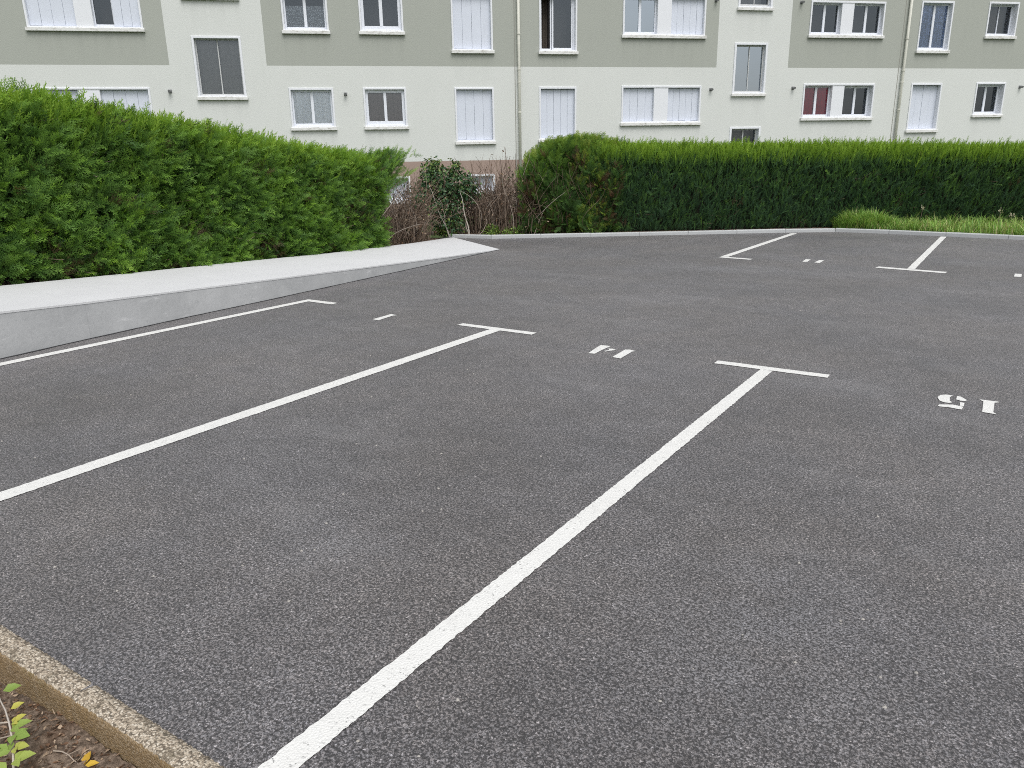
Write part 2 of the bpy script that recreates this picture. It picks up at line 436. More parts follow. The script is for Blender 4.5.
# verge soil behind the kerb, up to the hedges
b = MB()
back = offset_line(KERB, .10)
vp = [(x, y, .05) for x, y in back]
far = [(-11.6, 12.6, .02)] + [(x - .577*3.2, y + .817*3.2, .03) for x, y in back[1:7]] + [(-5.6, 19.5, .03), (-4.0, 21.0, .03), (-3.0, 22, .03), (-1.5, 22.6, .03), (0, 23.2, .03), (1.2, 23.8, .03), (2.5, 24.4, .03), (4.5, 25, .03), (6, 25.5, .03), (8, 26, .03), (10, 26, .03), (12, 26, .03)]
far = far[:len(vp)]
while len(far) < len(vp): far.append((12 + len(far) * .1, 26, .03))
for i in range(len(vp) - 1): b.poly([vp[i], vp[i+1], far[i+1], far[i]])
tag(b.build('verge', M['soil']), kind='structure')
# soil under the left hedge, following the ramp
b = MB()
for i in range(len(FAR) - 1):
    a, c = FAR[i], FAR[i+1]
    b.poly([(a[0], a[1], a[2] - .03), (c[0], c[1], c[2] - .03), (c[0] - 2.2, c[1], c[2] - .05), (a[0] - 2.2, a[1], a[2] - .05)])
tag(b.build('bank', M['soil']), kind='structure')

# ------------------------------------------------------------------ near kerb and soil bed
def grid_mesh(name, xs, prof_fn, mat_fn, mats, closed=False):
    V = []; F = []; MI = []
    rows = [prof_fn(x) for x in xs]; n = len(rows[0])
    for r in rows: V += r
    for i in range(len(xs) - 1):
        for k in range(n - 1):
            F.append((i*n + k, (i+1)*n + k, (i+1)*n + k + 1, i*n + k + 1)); MI.append(mat_fn(k))
    me = bpy.data.meshes.new(name); me.from_pydata(V, [], F)
    for m in mats: me.materials.append(m)
    me.polygons.foreach_set('material_index', MI); me.polygons.foreach_set('use_smooth', [True]*len(F)); me.update()
    o = bpy.data.objects.new(name, me); COL.objects.link(o); return o
def jit(x, y, s): return float(vn(np.array(x*23.0), np.array(y*31.0), s)) 
def kprof(x):
    yf, yn = .943 + .010 * max(-1, min(1, (x + 2.2) / .7)), .868 - .020 * max(0, min(1.3, (-1.95 - x) / .8))
    P = [(yf + .002, -.06), (yf, -.004), (yf - .004, .006), (yf - .03, .010), (yn + .03, .010), (yn + .010, .009), (yn + .003, .004), (yn, -.004), (yn - .002, -.02), (yn - .003, -.04), (yn - .003, -.06), (yn - .002, -.09), (yn, -.14)]
    dj = min(abs(((x + 2.285 + .5) % 1.0) - .5), 1)
    gro = .022 * math.exp(-(dj / .0075) ** 2) * (1 + .5 * jit(x * 9, 3.0, 2.0))
    out = []
    for i, (y, z) in enumerate(P):
        a = .0022 * jit(x * 2.3, y * 9 + z * 7, 1.0) + .0018 * jit(x * 6.1, y * 19 + z * 17, 4.0)
        out.append((x, y + a + (gro if 4 < i < 12 else 0), z + a - (gro if 1 < i < 8 else 0)))
    return out
xs = list(np.arange(-6.8, -3.1, .1)) + list(np.arange(-3.1, -1.3, .006)) + list(np.arange(-1.3, 5.0, .1))
tag(grid_mesh('kerb_strip', xs, kprof, lambda k: 0 if k < 6 else 1, [M['kerbtop'], M['kerbface']]), kind='structure')

gx = np.concatenate([np.arange(-6.8, -3.0, .2), np.arange(-3.0, -1.3, .012), np.arange(-1.3, 5.0, .2)])
gy = np.concatenate([np.array([-4, -2, -1, -.4, 0, .2]), np.arange(.32, .862, .012)])
GX, GY = np.meshgrid(gx, gy, indexing='ij')
GZ = -.112 + .012*vn(GX*6, GY*6, 1) + .008*vn(GX*19, GY*17, 2) + .006*vn(GX*47, GY*53, 3) + RNG.normal(0, .0022, GX.shape) + (-.018 + .042*np.clip((GX + 2.72)/.5, 0, 1))*np.clip((GY - .70)/.12, 0, 1)
nx, ny = GX.shape; idx = np.arange(nx*ny).reshape(nx, ny)
fc = np.stack([idx[:-1, :-1], idx[1:, :-1], idx[1:, 1:], idx[:-1, 1:]], -1).reshape(-1, 4)
tag(np_mesh('soil_bed', np.stack([GX, GY, GZ], -1).reshape(-1, 3), fc, M['soil'], smooth=True), kind='structure')

# ------------------------------------------------------------------ road markings
def flat(name, polys, label, cat, group=None, z=.004):
    b = MB()
    for p in polys: b.poly([(x, y, z) for x, y in p])
    # all faces up
    o = b.build(name, M['paint'])
    for pl in o.data.polygons:
        if pl.normal.z < 0: pl.flip()
    return tag(o, label, cat, group)
def wob_strip(x0, y0, x1, y1, w, n=40):
    """long strip with slightly uneven edges"""
    dx, dy = x1-x0, y1-y0; L = math.hypot(dx, dy); dx /= L; dy /= L
    A, Bq = [], []
    for i in range(n + 1):
        t = L * i / n; e0, e1 = random.uniform(-.0032, .0032), random.uniform(-.0032, .0032)
        A.append((x0 + dx*t - dy*(w/2 + e0), y0 + dy*t + dx*(w/2 + e0))); Bq.append((x0 + dx*t + dy*(w/2 + e1), y0 + dy*t - dx*(w/2 + e1)))
    return [[A[i], Bq[i], Bq[i+1], A[i+1]] for i in range(n)]
G = 'white parking bay lines'
flat('parking_line', wob_strip(-1.494, .955, -1.488, 5.745, .094, 330) + wob_strip(-1.905, 5.79, -1.045, 5.803, .096, 12), 'wide white T-shaped bay line in the foreground, the one running off the bottom edge', 'parking line', G)
flat('parking_line', wob_strip(-4.130, .955, -4.162, 5.90, .122, 330) + wob_strip(-4.63, 5.948, -3.735, 5.946, .096, 12), 'white T-shaped bay line, second out from the grey wall', 'parking line', G)
flat('parking_line', wob_strip(-7.10, 2.0, -7.108, 6.10, .115, 330) + wob_strip(-7.165, 6.15, -6.65, 6.15, .10, 8), 'white hook-ended bay line closest to the grey concrete wall', 'parking line', G)
flat('parking_line', wob_strip(-4.02, 12.33, -3.99, 16.72, .12, 30) + wob_strip(-4.075, 12.26, -3.53, 12.18, .12, 8), 'white L-shaped bay line touching the far kerb, beside the number 11', 'parking line', G)
flat('parking_line', wob_strip(-1.235, 12.10, -1.255, 17.12, .098, 30) + wob_strip(-1.68, 12.09, -.78, 11.915, .15, 8), 'white T-shaped bay line reaching the far kerb by the grass', 'parking line', G)

D15 = [[(-.066,5.719),(.036,5.723),(.038,5.703),(.016,5.686),(.017,5.461),(.032,5.435),(.031,5.423),(-.042,5.43),(-.047,5.68),(-.065,5.702)],
       [(-.312,5.634),(-.3,5.697),(-.266,5.728),(-.227,5.722),(-.242,5.675),(-.236,5.591),(-.219,5.551),(-.235,5.533),(-.265,5.531),(-.293,5.558)],
       [(-.202,5.727),(-.179,5.723),(-.14,5.658),(-.148,5.628),(-.172,5.622),(-.202,5.639)],
       [(-.176,5.585),(-.15,5.584),(-.148,5.50),(-.17,5.50)],
       [(-.292,5.441),(-.285,5.466),(-.214,5.503),(-.151,5.49),(-.154,5.42),(-.173,5.419),(-.222,5.43),(-.285,5.42)]]
D14 = [[(-2.932,5.531),(-2.958,5.70),(-2.974,5.841),(-2.91,5.852),(-2.862,5.824),(-2.882,5.79),(-2.882,5.67),(-2.876,5.545)],
       [(-2.857,5.758),(-2.822,5.778),(-2.772,5.746),(-2.801,5.713),(-2.832,5.653),(-2.852,5.67),(-2.825,5.716)],
       [(-2.698,5.518),(-2.705,5.632),(-2.716,5.802),(-2.68,5.82),(-2.611,5.797),(-2.632,5.766),(-2.62,5.545),(-2.617,5.506)]]
D13 = [[(-5.60,5.689),(-5.619,6.0),(-5.515,5.983),(-5.541,5.933),(-5.506,5.681)]]
D11 = [[(-2.765,12.235),(-2.785,12.55),(-2.712,12.56),(-2.69,12.25)], [(-2.582,12.21),(-2.578,12.52),(-2.505,12.53),(-2.497,12.2)]]
D10 = [[(.004,11.90),(.009,12.20),(.087,12.21),(.087,11.91)]]
NG = 'white stencilled bay numbers'
flat('bay_number', D15, 'white stencilled number 15 painted upside down on the asphalt', 'bay number', NG)
flat('bay_number', D14, 'white stencilled number 14 painted upside down on the asphalt', 'bay number', NG)
flat('bay_number', D13, 'single white stencilled stroke in the bay next to the grey wall', 'bay number', NG)
flat('bay_number', D11, 'white stencilled number 11 of two short strokes near the far kerb', 'bay number', NG)
flat('bay_number', D10, 'single white stencilled stroke at the right edge near the grass', 'bay number', NG)

# ------------------------------------------------------------------ building
PHI = R(44.86656799); DF = 25.0515; Z0 = -.16
nvec = (-math.sin(PHI), math.cos(PHI))
BLD = empty('apartment_building', (nvec[0]*DF, nvec[1]*DF, Z0), PHI)
tag(BLD, 'long cream and grey rendered apartment block with white windows behind the hedges', 'building')
# world height -> local height is +.16; the lists below are written in world heights
def zl(z): return z - Z0
S0, S1, ZT = -17.0, 31.0, 9.4
WIN = []     # outer rectangles (s0, s1, z0, z1)
def facade():
    regions = [(S0, -5.13, 4.41, ZT, 'g0'), (-2.41, 5.20, 4.41, ZT, 'g1'), (5.20, 11.94, 4.41, ZT, 'g1'), (14.53, S1, 4.41, ZT, 'g2'), (S0, S1, 0 + Z0, 1.60, 'p')]
    xs = sorted(set([S0, S1] + [r[0] for r in regions] + [r[1] for r in regions] + [w[0] for w in WIN] + [w[1] for w in WIN]))
    zs = sorted(set([Z0, ZT] + [r[2] for r in regions] + [r[3] for r in regions] + [w[2] for w in WIN] + [w[3] for w in WIN]))
    bs = {k: MB() for k in ('w', 'g0', 'g1', 'g2', 'p')}; stn = {k: [] for k in bs}
    for i in range(len(xs) - 1):
        for j in range(len(zs) - 1):
            cx, cz = (xs[i]+xs[i+1])/2, (zs[j]+zs[j+1])/2
            if any(w[0] < cx < w[1] and w[2] < cz < w[3] for w in WIN): continue
            k = 'w'
            for r in regions:
                if r[0] < cx < r[1] and r[2] < cz < r[3]: k = r[4]
            under = any(w[0] - .01 < cx < w[1] + .01 and zs[j+1] <= w[2] + .001 and w[2] - zs[j+1] < 1.0 for w in WIN)
            tv = lambda z: max([0] + [1 - (w[2] - z)/1.1 for w in WIN if under and w[0] - .01 < cx < w[1] + .01 and z <= w[2] + .001])
            lo_, hi_ = max(0, tv(zs[j])), max(0, tv(zs[j+1])); stn[k] += [lo_, lo_, hi_, hi_]
            bs[k].poly([(xs[i], 0, zl(zs[j])), (xs[i+1], 0, zl(zs[j])), (xs[i+1], 0, zl(zs[j+1])), (xs[i], 0, zl(zs[j+1]))])
    w = bs['w']
    DP = 11.0
    w.poly([(S0, 0, 0), (S0, 0, zl(ZT)), (S0, DP, zl(ZT)), (S0, DP, 0)]); w.poly([(S1, 0, 0), (S1, DP, 0), (S1, DP, zl(ZT)), (S1, 0, zl(ZT))])
    w.poly([(S0, DP, 0), (S0, DP, zl(ZT)), (S1, DP, zl(ZT)), (S1, DP, 0)])
    obs = {'w': w.build('wall', M['cream'], BLD), 'p': bs['p'].build('plinth', M['brown'], BLD)}
    for k in ('g0', 'g1', 'g2'): obs[k] = bs[k].build('painted_panel', M['grey'], BLD)
    for k, o in obs.items():
        v = np.zeros(len(o.data.vertices), dtype=np.float32); v[:len(stn[k])] = stn[k]
        o.data.attributes.new('stain', 'FLOAT', 'POINT').data.foreach_set('value', v)
    r = MB(); r.box(S0 - .15, S1 + .15, -.15, DP + .15, zl(ZT) + .003, zl(ZT) + .25); r.build('roof', M['roof'], BLD)

def shutter(parent, a, b_, c, d, n=4, y=.085):
    m = MB(); w = (b_ - a) / n
    for k in range(n):
        x0, x1 = a + k*w + .0025, a + (k+1)*w - .0025
        dz = random.uniform(-.004, .004); yy = y + (.006 if k % 2 else 0)
        m.box(x0, x1, yy, yy + .022, c + .018 + dz, d - .012, 0, .004)
    m.box(a, b_, y + .032, y + .040, c + .005, d - .002, 1)       # dark gap behind the leaves
    m.box(a, b_, y - .012, y + .03, c, c + .014)
    m.build('shutter', [M['shut'], M['ventm']], parent)

def sash(parent, a, b_, c, d, y=.14, panes=2, bar=.055, mat=None, curtain=None, cdepth=.05, room=True, bottom=.075, cz=1.0, mull=.085, glass='glass'):
    mat = mat or M['pvc']; m = MB()
    m.box(a, a + bar, y, y + .06, c, d, 0, .006); m.box(b_ - bar, b_, y, y + .06, c, d, 0, .006)
    m.box(a + bar, b_ - bar, y, y + .06, c, c + bottom, 0, .006); m.box(a + bar, b_ - bar, y, y + .06, d - bar, d, 0, .006)
    fr = m.build('sash', mat, parent)
    w = (b_ - a - 2*bar)
    xs = [a + bar + w*k/panes for k in range(panes + 1)]
    mm = MB()
    for k in range(1, panes): mm.box(xs[k] - mull/2, xs[k] + mull/2, y - .004, y + .05, c + bottom, d - bar, 0, .006)
    if panes > 1: mm.build('mullion', mat, parent)
    for k in range(panes):
        x0 = xs[k] + (mull/2 if k > 0 else 0); x1 = xs[k+1] - (mull/2 if k < panes-1 else 0)
        p = MB(); p.poly([(x0, y + .03, c + bottom), (x1, y + .03, c + bottom), (x1, y + .03, d - bar), (x0, y + .03, d - bar)])
        p.build('pane', M[glass], parent)
    if curtain:
        q = MB(); nseg = 26; top = c + bottom + (d - bar - c - bottom) * cz
        for k in range(nseg):
            xa, xb = a + bar + w*k/nseg, a + bar + w*(k+1)/nseg
            ya, yb = (y + .06 + cdepth + .012*math.sin(t*2.1) + .005*math.sin(t*5.3 + 1) for t in (k, k+1))
            q.poly([(xa, ya, c + .01), (xb, yb, c + .01), (xb, yb, top), (xa, ya, top)])
        q.build('curtain', M[curtain], parent, smooth=True)
    interior(parent, a, b_, c, d, y + .06)

def interior(parent, a, b_, c, d, y, depth=.7):
    r = MB(); e = .003
    a, b_, c, d = a + e, b_ - e, c + e, d - e
    r.poly([(a, y+depth, c), (b_, y+depth, c), (b_, y+depth, d), (a, y+depth, d)])
    r.poly([(a, y, c), (a, y+depth, c), (a, y+depth, d), (a, y, d)]); r.poly([(b_, y, c), (b_, y, d), (b_, y+depth, d), (b_, y+depth, c)])
    r.poly([(a, y, d), (a, y+depth, d), (b_, y+depth, d), (b_, y, d)]); r.poly([(a, y, c), (b_, y, c), (b_, y+depth, c), (a, y+depth, c)])
    r.build('room', M['dark'], parent)

def window(s0, s1, z0, z1, kind, bw=.055, divs=None, sill=True, frame_mat=None, label=None):
    """surround + sill + fillings; openings are lists of (frac0, frac1, kind, opts)"""
    WIN.append((s0, s1, z0, z1))
    c, d = zl(z0) + .115, zl(z1) - .06
    m = MB(); PR = -.028; DPT = .28
    m.box(s0, s0 + bw, PR, DPT, zl(z0), zl(z1), 0, .006); m.box(s1 - bw, s1, PR, DPT, zl(z0), zl(z1), 0, .006)
    m.box(s0 + bw, s1 - bw, PR, DPT, zl(z1) - .06, zl(z1), 0, .006); m.box(s0 + bw, s1 - bw, PR + .012, DPT, zl(z0), c, 0, .004)
    fr = m.build('window', frame_mat or M['white'], BLD)
    if label: fr["label"] = label
    if sill:
        q = MB(); q.box(s0 - .035, s1 + .035, -.085, -.002, zl(z0) - .02, zl(z0) + .075, 0, .008); q.build('sill', M['sill'], fr)
    a, e = s0 + bw, s1 - bw
    for (f0, f1, k, op) in (divs or [(0, 1, kind, {})]):
        x0, x1 = a + (e - a)*f0, a + (e - a)*f1
        if k == 'panel':
            p = MB(); p.box(x0, x1, -.012, .20, c - .03, d + .004, 0, .005); p.build('infill_panel', M['white'], fr)
        elif k == 'shutter': shutter(fr, x0, x1, c, d, **op); interior(fr, x0, x1, c, d, .14, .2)
        elif k == 'sash': sash(fr, x0, x1, c, d, **op)
        elif k == 'half_open':
            # left leaf stands open behind the glass line, right leaf pulled aside
            w = x1 - x0; mid = x0 + w*.34
            sash(fr, mid, x1 - .06, c, d, y=.10, panes=1, bar=.05)
            p = MB(); p.box(x0, x0 + .045, .10, .16, c, d, 0, .005); p.box(x1 - .055, x1, .10, .15, c, d, 0, .005); p.box(x0 + .045, mid - .05, .10, .16, c, c + .05, 0, .005)
            p.box(mid - .05, mid - .008, .14, .50, c + .02, d - .02, 0, .005); p.build('casement', M['pvc'], fr)
            q = MB(); nseg = 10
            for i in range(nseg):
                xa, xb = x0 + .05 + (mid - x0 - .10)*i/nseg, x0 + .05 + (mid - x0 - .10)*(i+1)/nseg
                q.poly([(xa, .46 + .02*math.sin(i*2), c), (xb, .46 + .02*math.sin(i*2 + 2), c), (xb, .46 + .02*math.sin(i*2 + 2), d), (xa, .46 + .02*math.sin(i*2), d)])
            q.build('curtain', M['brownc'], fr, smooth=True)
            interior(fr, x0, mid - .06, c, d, .17)
    return fr

SH = lambda n=4: dict(n=n)
# ground floor
window(-8.94, -5.76, 2.62, 3.81, '', divs=[(0, .385, 'shutter', SH()), (.385, .575, 'panel', {}), (.575, 1, 'shutter', SH(4))])
window(-4.44, -3.07, 3.47, 5.20, '', bw=.065, divs=[(0, 1, 'sash', dict(y=.12, bar=.035, mull=.03, bottom=.05, mat=M['metalg'], curtain='greyb', cdepth=.03))], label='stairwell window with two tall panes in a thin metal frame')
window(-1.85, -.54, 2.585, 3.79, '', divs=[(0, 1, 'sash', dict(y=.10, curtain='net', cdepth=-.004))], label='small window with white net curtains')
window(.35, 1.66, 2.59, 3.80, '', divs=[(0, 1, 'sash', dict(y=.07, bar=.085, bottom=.12, curtain='beige', cdepth=.0))])
window(3.17, 4.42, 2.11, 3.80, '', divs=[(0, 1, 'shutter', SH(4))])
window(5.89, 7.13, 2.14, 3.815, '', divs=[(0, 1, 'shutter', SH(5))])
window(8.66, 11.44, 2.625, 3.845, '', divs=[(0, .40, 'shutter', SH(4)), (.40, .585, 'panel', {}), (.585, 1, 'shutter', SH(5))])
window(12.55, 13.74, 3.525, 5.17, '', bw=.07, divs=[(0, 1, 'sash', dict(y=.10, bar=.04, mull=.025, bottom=.05, mat=M['metalg'], glass='glass_sky'))], label='stairwell window of pale reflecting glass in a metal frame')
window(12.55, 13.69, 1.55, 2.53, '', bw=.07, divs=[(0, 1, 'sash', dict(y=.14, bar=.04, mull=.04, mat=M['metalg'], curtain='greyb', cdepth=.4))])
window(15.18, 17.90, 2.73, 3.91, '', divs=[(0, .40, 'sash', dict(y=.14, curtain='red', bar=.05, cdepth=.0)), (.40, .575, 'panel', {}), (.575, 1, 'sash', dict(y=.19, bar=.07))], label='double window with red curtains in its left half')
window(19.34, 20.57, 2.29, 3.925, '', divs=[(0, 1, 'shutter', dict(n=4, y=.13))])
window(21.97, 23.19, 2.785, 3.95, '', divs=[(0, 1, 'sash', dict(y=.20, bar=.07))])
window(24.55, 27.2, 2.79, 3.96, '', divs=[(0, .40, 'shutter', SH()), (.40, .58, 'panel', {}), (.58, 1, 'shutter', SH())])
# first floor
window(-8.72, -5.69, 5.30, 6.50, '', divs=[(0, .42, 'shutter', SH(4)), (.42, .575, 'panel', {}), (.575, .755, 'sash', dict(panes=1, bar=.03, y=.12)), (.755, 1, 'shutter', dict(n=3, y=.06))], label='double window with white shutters folded half back on the right')
window(-1.84, -.52, 5.30, 6.49, '', divs=[(0, 1, 'sash', dict(y=.15, curtain='lace', cz=.66, cdepth=.0))], label='small window with lace curtains over its lower half')
window(.39, 1.69, 5.30, 6.49, '', divs=[(0, 1, 'sash', dict(y=.06, bar=.09, bottom=.12, mull=.10))])
window(3.15, 4.43, 4.80, 6.50, '', divs=[(0, 1, 'shutter', SH(4))])
window(5.91, 7.14, 4.79, 6.50, '', divs=[(0, 1, 'half_open', {})], label='tall window standing half open')
window(8.65, 11.47, 5.29, 6.53, '', divs=[(0, .41, 'sash', dict(y=.12, glass='glass_sky')), (.41, .585, 'panel', {}), (.585, 1, 'shutter', SH(5))])
window(-4.55, -3.02, 6.16, 7.80, '', bw=.09, divs=[(0, 1, 'sash', dict(y=.12, bar=.035, mull=.03, mat=M['metalg'], curtain='greyb', cdepth=.3))])
window(12.58, 13.80, 6.16, 7.82, '', bw=.07, divs=[(0, 1, 'sash', dict(y=.10, bar=.04, mull=.025, mat=M['metalg'], curtain='greyb', cdepth=.4))])
window(15.20, 17.98, 5.36, 6.49, '', divs=[(0, .41, 'sash', dict(y=.14, bar=.05)), (.41, .58, 'panel', {}), (.58, 1, 'sash', dict(y=.14, bar=.05))])
window(19.36, 20.62, 4.91, 6.55, '', divs=[(0, 1, 'sash', dict(y=.13, curtain='bluelace', bar=.05, cdepth=.0))], label='tall window with blue grey patterned curtains')
window(22.02, 23.24, 5.40, 6.57, '', divs=[(0, 1, 'sash', dict(y=.20, panes=2, mull=.03, bar=.05, curtain='brownc', cdepth=.25))])
window(24.7, 27.3, 5.41, 6.57, '', divs=[(0, .40, 'shutter', SH()), (.40, .58, 'panel', {}), (.58, 1, 'sash', {})])
# basement
window(.78, 1.64, .30, 1.15, '', bw=.06, sill=False, divs=[(0, 1, 'sash', dict(y=.08, panes=1, bar=.03, glass='frost'))], label='small basement window with frosted pale glass')
window(3.53, 4.40, .55, 1.17, '', bw=.06, sill=False, divs=[(0, 1, 'sash', dict(y=.08, panes=1, bar=.03, glass='frost'))], label='small basement window showing above the dry stems')
facade()

def drainpipe(s, zsw, r=.045, upper=None):
    m = MB(); m.tube([(s, -.075, .0), (s, -.075, zl(ZT))], r, 14)
    o = m.build('drainpipe', M['pipe'], BLD, smooth=True)
    for z in (1.2, 3.05, 3.95, 4.33, 5.35, 7.2):
        k = MB(); k.tube([(s, -.075, zl(z) - .02), (s, -.075, zl(z) + .02)], r + .012, 14); k.box(s - .02, s + .02, -.03, .002, zl(z) - .018, zl(z) + .018); k.build('bracket', M['pipe'], o)
drainpipe(5.235, 0); drainpipe(18.90, 0)
for s in (5.115, 18.76):
    m = MB(); m.box(s - .012, s + .012, -.003, .01, .0, zl(ZT) - .01); m.build('joint', m_plain('joint_sealant', (.30, .30, .27), .9), BLD)
for s, z in ((-5.21, 3.70), (-.18, 3.61), (11.78, 3.73), (14.78, 3.77), (11.80, 6.42), (14.84, 6.42), (23.80, 3.80)):
    m = MB(); m.tube([(s, .01, zl(z)), (s, -.10, zl(z)), (s, -.14, zl(z) - .012)], [.042, .042, .038], 12); m.box(s - .05, s + .05, -.008, .002, zl(z) - .05, zl(z) + .05, 0, .003)
    m.build('vent', M['ventm'], BLD)

# ------------------------------------------------------------------ vegetation
def frond(ntw=11, sub=4, seed=0, w=.03, droop=.15, spread=.30, ang=(24, 42)):
    """flat feathery spray, stem along +Y (length 1), quads (K,4,3)"""
    r = np.random.default_rng(seed); Q = []
    def strip(p, d, L, wd, tip=.25):
        p = np.array(p, float); d = np.array(d, float); d /= np.linalg.norm(d)
        n = np.array([-d[1], d[0], 0]); q = p + d*L; m = p + d*L*.5
        z = r.uniform(-.02, .02)
        Q.append([p - n*wd*.5, p + n*wd*.5 + [0, 0, z*.3], q + n*wd*tip*.5 + [0, 0, z], q - n*wd*tip*.5 + [0, 0, z]])
    strip((0, 0, 0), (0, 1, 0), 1.0, w*1.1)
    for k in range(ntw):
        t = .08 + .88*(k + r.uniform(-.2, .2))/ntw; side = 1 if k % 2 else -1
        L = (spread*(1 - t)**.75 + .07) * r.uniform(.65, 1.3); a = R(r.uniform(*ang))*side
        d = np.array([math.sin(a), math.cos(a), r.uniform(-.12, .12)])
        strip((0, t, 0), d, L, w)
        for j in range(sub):
            u = (.2 + .75*(j + r.uniform(0, .6))/sub); s2 = 1 if j % 2 else -1
            a2 = a + R(r.uniform(28, 45))*s2
            strip(np.array([0, t, 0]) + d*L*u, (math.sin(a2), math.cos(a2), r.uniform(-.2, .2)), L*(.42*(1-u) + .14)*r.uniform(.8, 1.3), w*.85)
    Q = np.array(Q); Q[..., 2] -= droop*Q[..., 1]**2 + .10*np.abs(Q[..., 0])
    return Q

def place(templates, pos, along, nrm, size, tone, tone_tip=.12, seed=0):
    """instances of frond templates merged into vertex/face arrays"""
    r = np.random.default_rng(seed); N = len(pos)
    y = along/np.linalg.norm(along, axis=1, keepdims=True)
    x = np.cross(y, nrm); x /= np.linalg.norm(x, axis=1, keepdims=True) + 1e-9
    z = np.cross(x, y)
    which = r.integers(0, len(templates), N); V = []; TN = []
    for k, t in enumerate(templates):
        i = np.nonzero(which == k)[0]
        if not len(i): continue
        q = t.reshape(-1, 3)
        v = pos[i, None, :] + size[i, None, None]*(q[None, :, 0:1]*x[i, None, :] + q[None, :, 1:2]*y[i, None, :] + q[None, :, 2:3]*z[i, None, :])
        V.append(v.reshape(-1, 3))
        tt = tone[i, None] + tone_tip*(q[None, :, 1] - .4) + r.normal(0, .03, (len(i), len(q)))
        TN.append(tt.ravel())
    V = np.concatenate(V); TN = np.clip(np.concatenate(TN), 0, 1)
    return V, np.arange(len(V), dtype=np.int32).reshape(-1, 4), TN

def tubes_np(paths, radii, tones, n=4):
    """paths: list of (k,3) arrays -> thin tubes as quads"""
    V = []; F = []; T_ = []; b = 0
    for P, rr, tn in zip(paths, radii, tones):
        P = np.asarray(P); k = len(P); D = np.gradient(P, axis=0); D /= np.linalg.norm(D, axis=1, keepdims=True) + 1e-9
        ref = np.where(np.abs(D[:, 2:3]) > .9, np.array([[1., 0, 0]]), np.array([[0, 0, 1.]]))
        U = np.cross(D, ref); U /= np.linalg.norm(U, axis=1, keepdims=True) + 1e-9; W = np.cross(D, U)
        rad = np.linspace(rr, rr*.4, k)[:, None]
        for a in range(n):
            an = 2*math.pi*a/n; V.append(P + rad*(U*math.cos(an) + W*math.sin(an)))
        i = np.arange(k - 1)
        for a in range(n):
            a2 = (a+1) % n
            F.append(np.stack([b + a*k + i, b + a2*k + i, b + a2*k + i + 1, b + a*k + i + 1], -1))
        T_.append(np.full(k*n, tn)); b += k*n
    return np.concatenate(V), np.concatenate(F), np.concatenate(T_)

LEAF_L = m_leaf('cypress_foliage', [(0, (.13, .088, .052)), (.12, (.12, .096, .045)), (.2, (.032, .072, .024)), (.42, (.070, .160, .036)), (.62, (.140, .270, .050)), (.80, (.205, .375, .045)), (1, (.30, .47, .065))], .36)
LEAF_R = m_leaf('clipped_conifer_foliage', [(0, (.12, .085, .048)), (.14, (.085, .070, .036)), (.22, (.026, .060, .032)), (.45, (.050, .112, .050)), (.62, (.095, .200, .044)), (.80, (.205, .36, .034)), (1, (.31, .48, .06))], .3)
LEAF_T = m_leaf('browning_foliage', [(0, (.15, .085, .050)), (.2, (.11, .075, .040)), (.32, (.036, .074, .027)), (.55, (.080, .170, .042)), (.8, (.19, .33, .045)), (1, (.31, .36, .07))], .3)
LEAF_I = m_leaf('glossy_ivy_leaf', [(0, (.014, .036, .018)), (.5, (.034, .085, .036)), (.8, (.075, .14, .04)), (1, (.18, .24, .06))], .15, .35)
LEAF_W = m_leaf('fresh_weed_leaf', [(0, (.06, .13, .025)), (.5, (.14, .26, .05)), (.85, (.32, .42, .10)), (1, (.50, .48, .10))], .35, .45)
GRASS = m_leaf('grass_blade', [(0, (.44, .40, .22)), (.14, (.32, .34, .13)), (.25, (.13, .26, .055)), (.7, (.25, .44, .09)), (1, (.42, .54, .17))], .3)
TWIG = m_bark('twig_bark', [(0, (.045, .030, .024)), (.5, (.165, .120, .088)), (.8, (.29, .23, .18)), (1, (.46, .42, .37))])
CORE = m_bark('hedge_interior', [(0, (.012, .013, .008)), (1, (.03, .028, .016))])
DEADL = m_leaf('withered_leaf', [(0, (.06, .035, .022)), (.6, (.20, .115, .07)), (1, (.42, .32, .23))], .2)

TF = [frond(14, 4, s, .026, .10, .33, (24, 44)) for s in range(6)]
TS = [frond(11, 3, 20 + s, .032, .10, .27, (22, 40)) for s in range(5)]
TU = [frond(8, 2, 40 + s, .040, .03, .20, (14, 30)) for s in range(5)]

def ramp_z(y): return np.interp(y, [p[1] for p in NEAR], [p[2] for p in NEAR])

